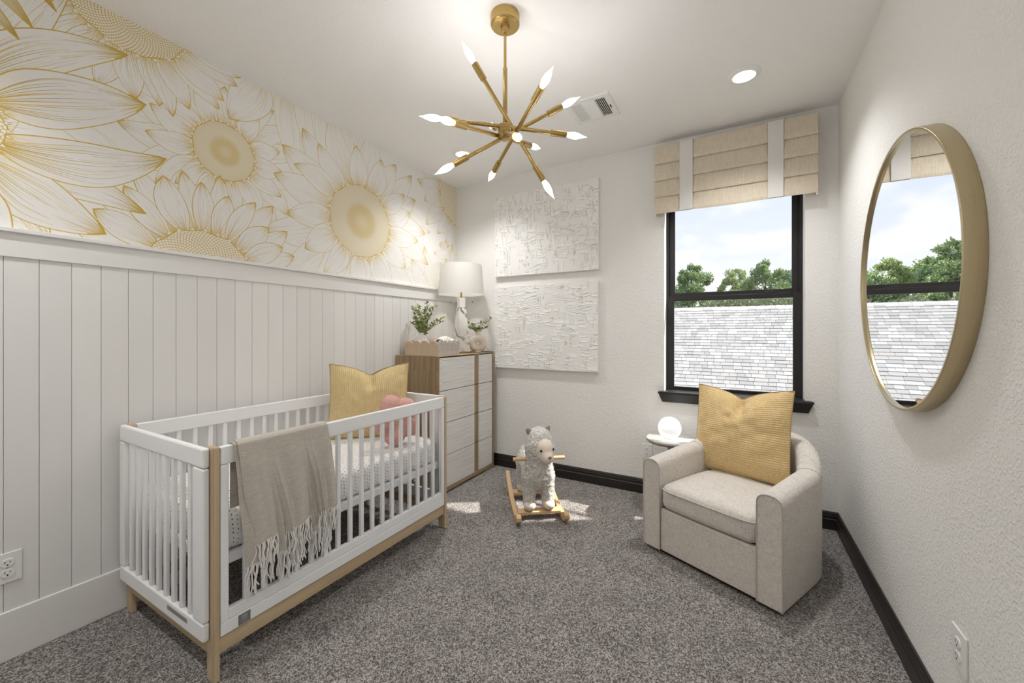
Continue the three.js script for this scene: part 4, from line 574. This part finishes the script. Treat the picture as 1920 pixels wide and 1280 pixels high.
// ------------------------------------------------------------------ armchair
{
  const t = thing('armchair', 'cream linen barrel armchair with rounded arms by the window', 'armchair', [-0.153, 0, -2.303], -26.36 * PI / 180);
  const hw = 0.37, th = 0.108, mid = hw - th / 2, straight = 0.36, back = 0.345, base = 0.022;
  const path = (s) => {                                         // s 0..1 along the U, right arm first
    const la = straight, lc = PI * (mid + back) / 2 * 0.99, L = 2 * la + lc, d = s * L; let p, n, w;
    if (d < la) { p = V(mid, 0, -d); n = V(1, 0, 0); w = 0; } else if (d > la + lc) { p = V(-mid, 0, -(L - d)); n = V(-1, 0, 0); w = 0; }
    else { const a = (d - la) / lc * PI, ex = 0.86, c = Math.cos(a), q = Math.sin(a); p = V(mid * Math.sign(c) * Math.pow(Math.abs(c), ex), 0, -straight - back * Math.pow(q, ex)); n = V(c / mid, 0, -q / back).normalize(); w = q; }
    const ht = 0.53 + 0.03 * clamp(Math.min(d, L - d) / la) + 0.125 * sstep(0.12, 0.95, w); return { p, n, ht };
  };
  const prof = []; { const N = 16; prof.push([1, 0, 0], [1, 0, 0.25], [1, 0, 0.5], [1, 0, 0.75], [1, 0, 1]); for (let i = 1; i < N; i++) { const a = i / N * PI; prof.push([Math.cos(a), Math.sin(a), 1]); } prof.push([-1, 0, 1], [-1, 0, 0.75], [-1, 0, 0.5], [-1, 0, 0.25], [-1, 0, 0]); }
  const at = (s, k) => { const { p, n, ht } = path(s), [c, a, f] = prof[k], cap = 0.05, y = base + (ht - cap - base) * f + cap * Math.pow(a, 0.85), sq = Math.sign(c) * Math.pow(Math.abs(c), 0.8); return V(p.x + n.x * sq * th / 2, y, p.z + n.z * sq * th / 2); };
  const NS = 90, shell = grid(NS, prof.length - 1, (u, v) => at(u, Math.round(v * (prof.length - 1))), null);
  const faceCap = (s) => { const { n } = path(s), pts = prof.map((_, k) => at(s, k)), sh = new THREE.ShapeGeometry(new THREE.Shape(pts.map((q) => new THREE.Vector2(q.x, q.y)))); sh.translate(0, 0, 0.0); const g = flat(sh); return g; };
  part('upholstered_shell', uvm(merge([shell, faceCap(0), faceCap(1)]), 'y'), M.linen, t);
  for (const s of [0, 1]) part('arm_piping', tube(prof.map((_, k) => at(s, k)).filter((_, k, l) => k % 1 === 0), 0.0035, 80, 6), M.linen, t);
  for (const s of [0.245, 0.755]) part('arm_seam', tube(prof.slice(4, 23).map((_, k) => at(s, k + 4)), 0.0028, 40, 6), M.linen, t);
  const iw = hw - th - 0.003; part('front_panel', box(-iw, iw, base, 0.262, -0.04, -0.006, 0.008), M.linen, t);
  const big = new THREE.BoxGeometry(iw * 2, 0.142, 0.57, 30, 10, 30), q = big.attributes.position, hx = iw, hy = 0.071, hz = 0.285, r = 0.042;
  for (let i = 0; i < q.count; i++) { const v = V(q.getX(i), q.getY(i), q.getZ(i)), c = V(clamp(v.x, -hx + r, hx - r), clamp(v.y, -hy + r, hy - r), clamp(v.z, -hz + r, hz - r)), d = v.clone().sub(c); if (d.length() > 1e-6) v.copy(c).addScaledVector(d.normalize(), r); if (v.y > 0) v.y += 0.018 * (1 - Math.pow(v.x / hx, 2)) * (1 - Math.pow(v.z / hz, 2)); const e = (Math.abs(v.x / hx) ** 6) * (v.z < 0 ? (v.z / hz) ** 2 : 0); v.x *= 1 - 0.3 * e; v.z += v.z > 0 ? 0.01 * (1 - (v.x / hx) ** 2) : 0; q.setXYZ(i, v.x, v.y + 0.334, v.z - 0.285); }
  big.deleteAttribute('uv'); const m = mergeVertices(big.deleteAttribute('normal'), 1e-5); m.computeVertexNormals(); part('seat_cushion', uvm(m, 'z'), M.linen, t);
  const pip = []; for (let i = 0; i <= 24; i++) { const x = -iw + 0.004 + (2 * iw - 0.008) * i / 24, e = Math.pow(Math.abs(x / iw), 10); pip.push(V(x, 0.374, 0.007 + 0.004 * (1 - (x / iw) ** 2) - 0.03 * e)); } part('seat_piping', tube(pip, 0.0036, 60, 6), M.linen, t);
  part('plinth', box(-hw + 0.04, hw - 0.04, 0, 0.03, -0.46, -0.03, 0.004), M.darkSlot, t);
}
// ------------------------------------------------------------------ side table and globe lamp
{
  const p = [-0.41, 0, -3.03], t = thing('side_table', 'small round grey side table behind the armchair', 'table', p);
  part('table_top', lathe([[0.0001, 0.502], [0.15, 0.502], [0.16, 0.507], [0.163, 0.513], [0.161, 0.52], [0.0001, 0.52]], 64), M.tableTop, t); part('top_edge', lathe([[0.12, 0.49], [0.152, 0.493], [0.1625, 0.503], [0.163, 0.512], [0.15, 0.502], [0.12, 0.502]], 64), M.tableEdge, t);
  part('pedestal', lathe([[0.0001, 0.012], [0.02, 0.012], [0.016, 0.1], [0.015, 0.4], [0.02, 0.475], [0.05, 0.492], [0.0001, 0.492]], 28), M.tableEdge, t); part('foot_disc', lathe([[0.0001, 0], [0.12, 0], [0.12, 0.008], [0.11, 0.014], [0.0001, 0.016]], 48), M.tableEdge, t);
  const l = thing('globe_lamp', 'glowing white glass globe lamp on the small round side table', 'lamp', [-0.415, 0.52, -3.02]); const pr = []; for (let i = 0; i <= 32; i++) { const a = -PI / 2 + 0.42 + (PI - 0.42) * i / 32; pr.push([Math.max(0.0001, 0.078 * Math.cos(a)), 0.0735 + 0.078 * Math.sin(a)]); }
  part('glass_globe', lathe(pr, 48), M.globe, l); part('lamp_base', lathe([[0.0001, 0], [0.034, 0], [0.034, 0.004], [0.0001, 0.004]], 32), M.plastic, l);
  const pl = new THREE.PointLight(new THREE.Color(0.96, 0.98, 1), LAMP_LEVEL.globe); pl.position.set(-0.415, 0.595, -3.02); pl.castShadow = true; pl.shadow.radius = 3; scene.add(pl);
}

// ------------------------------------------------------------------ outdoors: lawn, neighbour's roof, trees
{
  const g = struct('ground', box(-70, 70, -3.3, -3.2, -120, ZO - 0.6, 0), S(col(112, 116, 78), 1)); g.name = 'ground';
  const tan = 0.667, ridgeZ = -14, ridgeY = 2.02, t = thing('neighbor_house', 'neighbouring house with a light grey shingle roof outside the window', 'house', [-2, -3.2, -14]);
  const top = ridgeY + 3.2, x0 = -9, x1 = 7, dz = 6.6, ang = Math.atan(tan);
  const deck = prism([[-dz, top - dz * tan - 0.03], [0, top - 0.03], [dz, top - dz * tan - 0.03], [dz, top - dz * tan - 0.15], [0, top - 0.15], [-dz, top - dz * tan - 0.15]], x1 - x0); deck.rotateY(PI / 2); deck.translate(x0, 0, 0); part('roof_deck', deck, S(col(168, 165, 160), 0.95), t);
  part('house_wall', box(x0 + 0.3, x1 - 0.3, 0, top - dz * tan + 0.35, -dz + 0.5, dz - 0.5, 0), S(col(190, 184, 172), 0.9), t);
  const r = mulberry(99), mats = [[172, 168, 163], [184, 181, 176], [192, 190, 186], [176, 171, 165], [162, 159, 155]].map((c) => S(col(...c), 0.95)), rows = 50, ex = 0.143, near = [], far = [[], [], [], [], []];
  const wedge = (w) => { const g = new THREE.BoxGeometry(w - 0.007, 0.024, ex + 0.05), p = g.attributes.position; for (let i = 0; i < p.count; i++) if (p.getZ(i) < 0) p.setY(i, p.getY(i) * 0.3 - 0.004); g.computeVertexNormals(); return g; };
  const wids = [0.13, 0.17, 0.2, 0.24, 0.29], geos = wids.map(wedge), roof = sub('roof_slope', t);
  for (let k = 0; k < rows; k++) { let x = x0 + r() * 0.2; const sl = (k + 0.5) * ex + 0.05, y = top - sl * Math.sin(ang), z = sl * Math.cos(ang); while (x < x1 - 0.3) { const j = Math.floor(r() * 5), m = Math.floor(r() * 5), cx = x + wids[j] / 2; near.push({ j, m, x: cx, y: y + 0.012 + r() * 0.003, z, k }); x += wids[j]; } }
  // the three hundred that show largest through the window are pieces of their own, the rest one part
  const seen = (s) => { const wz = s.z - 14, wx = s.x - 2, kx = wx * 3.37 / -wz, wy = s.y - 3.2, ky = 1.28 + (wy - 1.28) * 3.37 / -wz; return kx > -0.44 && kx < 0.36 && ky > 0.84 && ky < 1.52; };
  const pick = new Set(near.filter(seen).sort((a, b) => b.z - a.z).slice(0, 296));
  for (const s of near) { if (pick.has(s)) { const m = part('shingle', geos[s.j], mats[s.m], roof); m.position.set(s.x, s.y, s.z); m.rotation.x = ang; } else { const g = geos[s.j].clone(); g.rotateX(ang); g.translate(s.x, s.y, s.z); far[s.m].push(g); } }
  far.forEach((l, i) => { const m = part('shingles', merge(l), mats[i], roof); m.userData.kind = 'stuff'; });
  const cap = []; for (let x = x0; x < x1 - 0.2; x += 0.24) { const c = prism([[-0.15, -0.15 * tan], [0, 0.004], [0.15, -0.15 * tan], [0.15, -0.15 * tan - 0.012], [0, -0.01], [-0.15, -0.15 * tan - 0.012]], 0.232); c.rotateY(PI / 2); c.translate(x, top + 0.02, 0); cap.push(c); } part('ridge_cap', merge(cap), mats[2], t);
  part('ridge_vent', box(-3.1, -1.9, top + 0.0, top + 0.075, -0.16, 0.16, 0.02), S(col(120, 118, 116), 0.9), t);
}
{
  const leafMats = [[150, 170, 118], [176, 190, 132], [128, 154, 112]].map((c) => PH(col(...c), 0.8, { transmission: 0.3, side: THREE.DoubleSide })), bark = S(col(92, 80, 68), 0.95);
  function crown(seed, hgt, rad, n) {
    const r = mulberry(seed), pos = [], nor = [], uv = [], idx = [], blobs = []; for (let i = 0; i < 54; i++) { const q = Math.pow(r(), 0.8), a = r() * 6.28, rr = rad * (0.2 + 0.9 * Math.sqrt(r())) * (1.05 - 0.78 * q * q * q); blobs.push([rr * Math.cos(a), hgt * (0.42 + 0.55 * q) + 0.2 * (r() - 0.5), rr * Math.sin(a), rad * (0.13 + 0.15 * r())]); } blobs.push([0, hgt * 0.97, 0, rad * 0.16]);
    for (let i = 0; i < n; i++) { const b = blobs[Math.floor(r() * blobs.length)], d = V(r() - 0.5, (r() - 0.5) * 0.8, r() - 0.5).normalize().multiplyScalar(b[3] * Math.pow(r(), 0.45)), c = V(b[0], b[1], b[2]).add(d), u = V(r() - 0.5, r() - 0.3, r() - 0.5).normalize(), w = V(r() - 0.5, r() - 0.5, r() - 0.5).cross(u).normalize(), L = 0.11 + 0.12 * r(), W = 0.035 + 0.04 * r(), o = pos.length / 3; for (const [s, k] of [[0, 0], [1, 0.5], [0, 1], [-1, 0.5]]) { const p = c.clone().addScaledVector(w, s * W).addScaledVector(u, k * L); pos.push(p.x, p.y, p.z); const nn = w.clone().cross(u); nor.push(nn.x, nn.y, nn.z); uv.push(0, 0); } idx.push(o, o + 1, o + 2, o, o + 2, o + 3); }
    const g = new THREE.BufferGeometry(); g.setAttribute('position', new THREE.Float32BufferAttribute(pos, 3)); g.setAttribute('normal', new THREE.Float32BufferAttribute(nor, 3)); g.setAttribute('uv', new THREE.Float32BufferAttribute(uv, 2)); g.setIndex(idx);
    const br = [rod(V(0, 0, 0), V(0, hgt * 0.9, 0), 0.16, 0.04, 8)]; for (const b of blobs.slice(0, 16)) br.push(rod(V(0, b[1] * 0.86, 0), V(b[0], b[1], b[2]), 0.035, 0.012, 5)); return [g, merge(br)];
  }
  const kinds = [crown(1, 10.4, 1.9, 13000), crown(2, 9.4, 1.65, 11000), crown(3, 8.6, 2.0, 11000), crown(4, 7.2, 1.9, 10000)];
  const labels = ['', '', '', ''];
  const roots = kinds.map(([c, b], i) => { const t = thing('pine_tree', labels[i], 'tree', [0, -3.2, -40], 0, 'trees beyond the neighbouring roof'); part('foliage', c, leafMats[i % 3], t); part('trunk', b, bark, t); return t; });
  const r = mulberry(12), spots = [[-3.01, -33, 0, 0.92, 'green pine tree standing alone at the left of the window view above the roof'], [-5.10, -38.5, 2, 1.01, 'spreading green tree cut off by the left frame of the window'], [0.06, -44, 1, 1.12, 'slim green tree just left of the tallest tree in the window view'], [1.77, -33, 0, 0.91, 'tallest green tree in the window view, right of its middle'], [3.63, -38.5, 2, 1.08, 'spreading green tree cut off by the right frame of the window'], [6.73, -44, 1, 1.09, 'slim green tree hidden past the right frame of the window'],
    [-6.18, -33, 3, 1.11, 'low bushy tree at the left edge of the round mirror'], [-8.53, -38.5, 1, 1.04, 'slim tree second from the left in the round mirror'], [-12.57, -44, 2, 1.12, 'spreading tree third from the left in the round mirror'], [-9.90, -33, 0, 0.95, 'tall pine tree at the middle of the round mirror'], [-13.97, -38.5, 1, 1.13, 'slim tree right of the middle tree in the round mirror'], [-17.77, -44, 2, 1.19, 'spreading tree second from the right in the round mirror'], [-15.11, -33, 0, 0.91, 'tall pine tree at the right edge of the round mirror'], [-18.69, -38.5, 3, 1.29, 'bushy tree past the right edge of the round mirror'],
    [-2.12, -49.0, 3, 1.15, 'distant low tree in the gap left of the middle of the window view'], [-12.97, -48.0, 3, 1.43, 'distant bushy tree behind the middle trees in the round mirror'], [-7.93, -49.0, 3, 1.38, 'distant bushy tree behind the left trees in the round mirror'], [-17.32, -48.0, 3, 1.38, 'distant bushy tree behind the right trees in the round mirror']];
  const used = [false, false, false, false];
  for (const [x, z, k, s, label] of spots) { let t = roots[k]; if (used[k]) { t = roots[k].clone(); t.name = numbered('pine_tree'); scene.add(t); } used[k] = true; t.userData = { label, category: 'tree', group: 'trees beyond the neighbouring roof' }; t.position.set(x, -3.2, z); t.rotation.y = r() * 6.28; t.scale.setScalar(s); }
  // low brush along the back of the lots
  const g = []; for (let i = 0; i < 70; i++) { const [c] = kinds[3], q = c.clone(); break; }
  const pos = [], nor = [], uv = [], idx = []; for (let i = 0; i < 60000; i++) { const x = -24 + 36 * r(), hgt = 4.8 + 1.4 * (noise(x * 0.9, 3, 256, 5)) , c = V(x, -3.2 + hgt * Math.pow(r(), 0.6) + 0.6, -26.5 - 3 * r()), u = V(r() - 0.5, r() - 0.2, r() - 0.5).normalize(), w = V(r() - 0.5, r() - 0.5, r() - 0.5).cross(u).normalize(), L = 0.12 + 0.16 * r(), W = 0.04 + 0.05 * r(), o = pos.length / 3; for (const [s, k] of [[0, 0], [1, 0.5], [0, 1], [-1, 0.5]]) { const p = c.clone().addScaledVector(w, s * W).addScaledVector(u, k * L); pos.push(p.x, p.y, p.z); const nn = w.clone().cross(u); nor.push(nn.x, nn.y, nn.z); uv.push(0, 0); } idx.push(o, o + 1, o + 2, o, o + 2, o + 3); }
  const bg = new THREE.BufferGeometry(); bg.setAttribute('position', new THREE.Float32BufferAttribute(pos, 3)); bg.setAttribute('normal', new THREE.Float32BufferAttribute(nor, 3)); bg.setAttribute('uv', new THREE.Float32BufferAttribute(uv, 2)); bg.setIndex(idx);
  const bush = part('undergrowth', bg, PH(col(132, 140, 108), 0.9, { transmission: 0.25, side: THREE.DoubleSide }), scene); bush.userData = { label: 'olive green brush along the lots behind the neighbouring roof', category: 'shrubs', kind: 'stuff' };
  for (let i = 0; i < 3; i++) { const t = thing('bare_tree', ['bare grey winter tree in the gap left of the window middle', 'thin bare grey tree beside the slim green tree in the window view', 'faint bare grey tree right of the lone left pine'][i], 'tree', [[-0.6, -0.05, -2.0][i], -3.2, -38 - i], 0, 'bare trees in the gap between the pines'), br = [rod(V(0, 0, 0), V(0.1, 7.4 - i * 0.5, 0), 0.09, 0.015, 6)]; for (let j = 0; j < 46; j++) { const y = 3 + r() * 4, a = r() * 6.28, l = 0.5 + r() * 0.9, b = V(0.08 * y / 7, y, 0), e = b.clone().add(V(l * 0.6 * Math.cos(a), l * 0.7, l * 0.6 * Math.sin(a))); br.push(rod(b, e, 0.02, 0.006, 4)); br.push(rod(b.clone().lerp(e, 0.6), b.clone().lerp(e, 0.6).add(V((r() - 0.5) * 0.6, 0.5 * r(), (r() - 0.5) * 0.6)), 0.01, 0.004, 4)); } part('branches', merge(br), S(col(140, 132, 124), 0.95), t); }
}

// ------------------------------------------------------------------ sky: pale blue with thin cloud
{
  const w = 1024, h = 512, d = new Float32Array(w * h * 4);
  for (let y = 0; y < h; y++) for (let x = 0; x < w; x++) {
    const e = ((y + 0.5) / h - 0.5) * PI, o = (y * w + x) * 4, up = Math.sin(Math.max(0, e)); let c;
    if (e > -0.02) { const blue = lerp3([0.95, 0.94, 0.965], [0.24, 0.48, 0.86], Math.pow(clamp(up), 0.85)), az = x / w * 64, cl = fbm(az, e * 26 + 3, 64, 5, 2), k = sstep(0.42, 0.66, cl) * (1 - 0.5 * up); c = lerp3(blue, [0.98, 0.97, 0.98], k * 0.8); }
    else c = [0.2, 0.21, 0.15];
    for (let k = 0; k < 3; k++) d[o + k] = c[k] * SKY_LEVEL; d[o + 3] = 1;
  }
  const t = new THREE.DataTexture(d, w, h, THREE.RGBAFormat, THREE.FloatType); t.mapping = THREE.EquirectangularReflectionMapping; t.magFilter = t.minFilter = THREE.LinearFilter; t.needsUpdate = true; scene.background = t;
}
scene.traverse((o) => { if (o.isLight && o.shadow && !o.isRectAreaLight) o.castShadow = true; });
renderer.render(scene, camera);
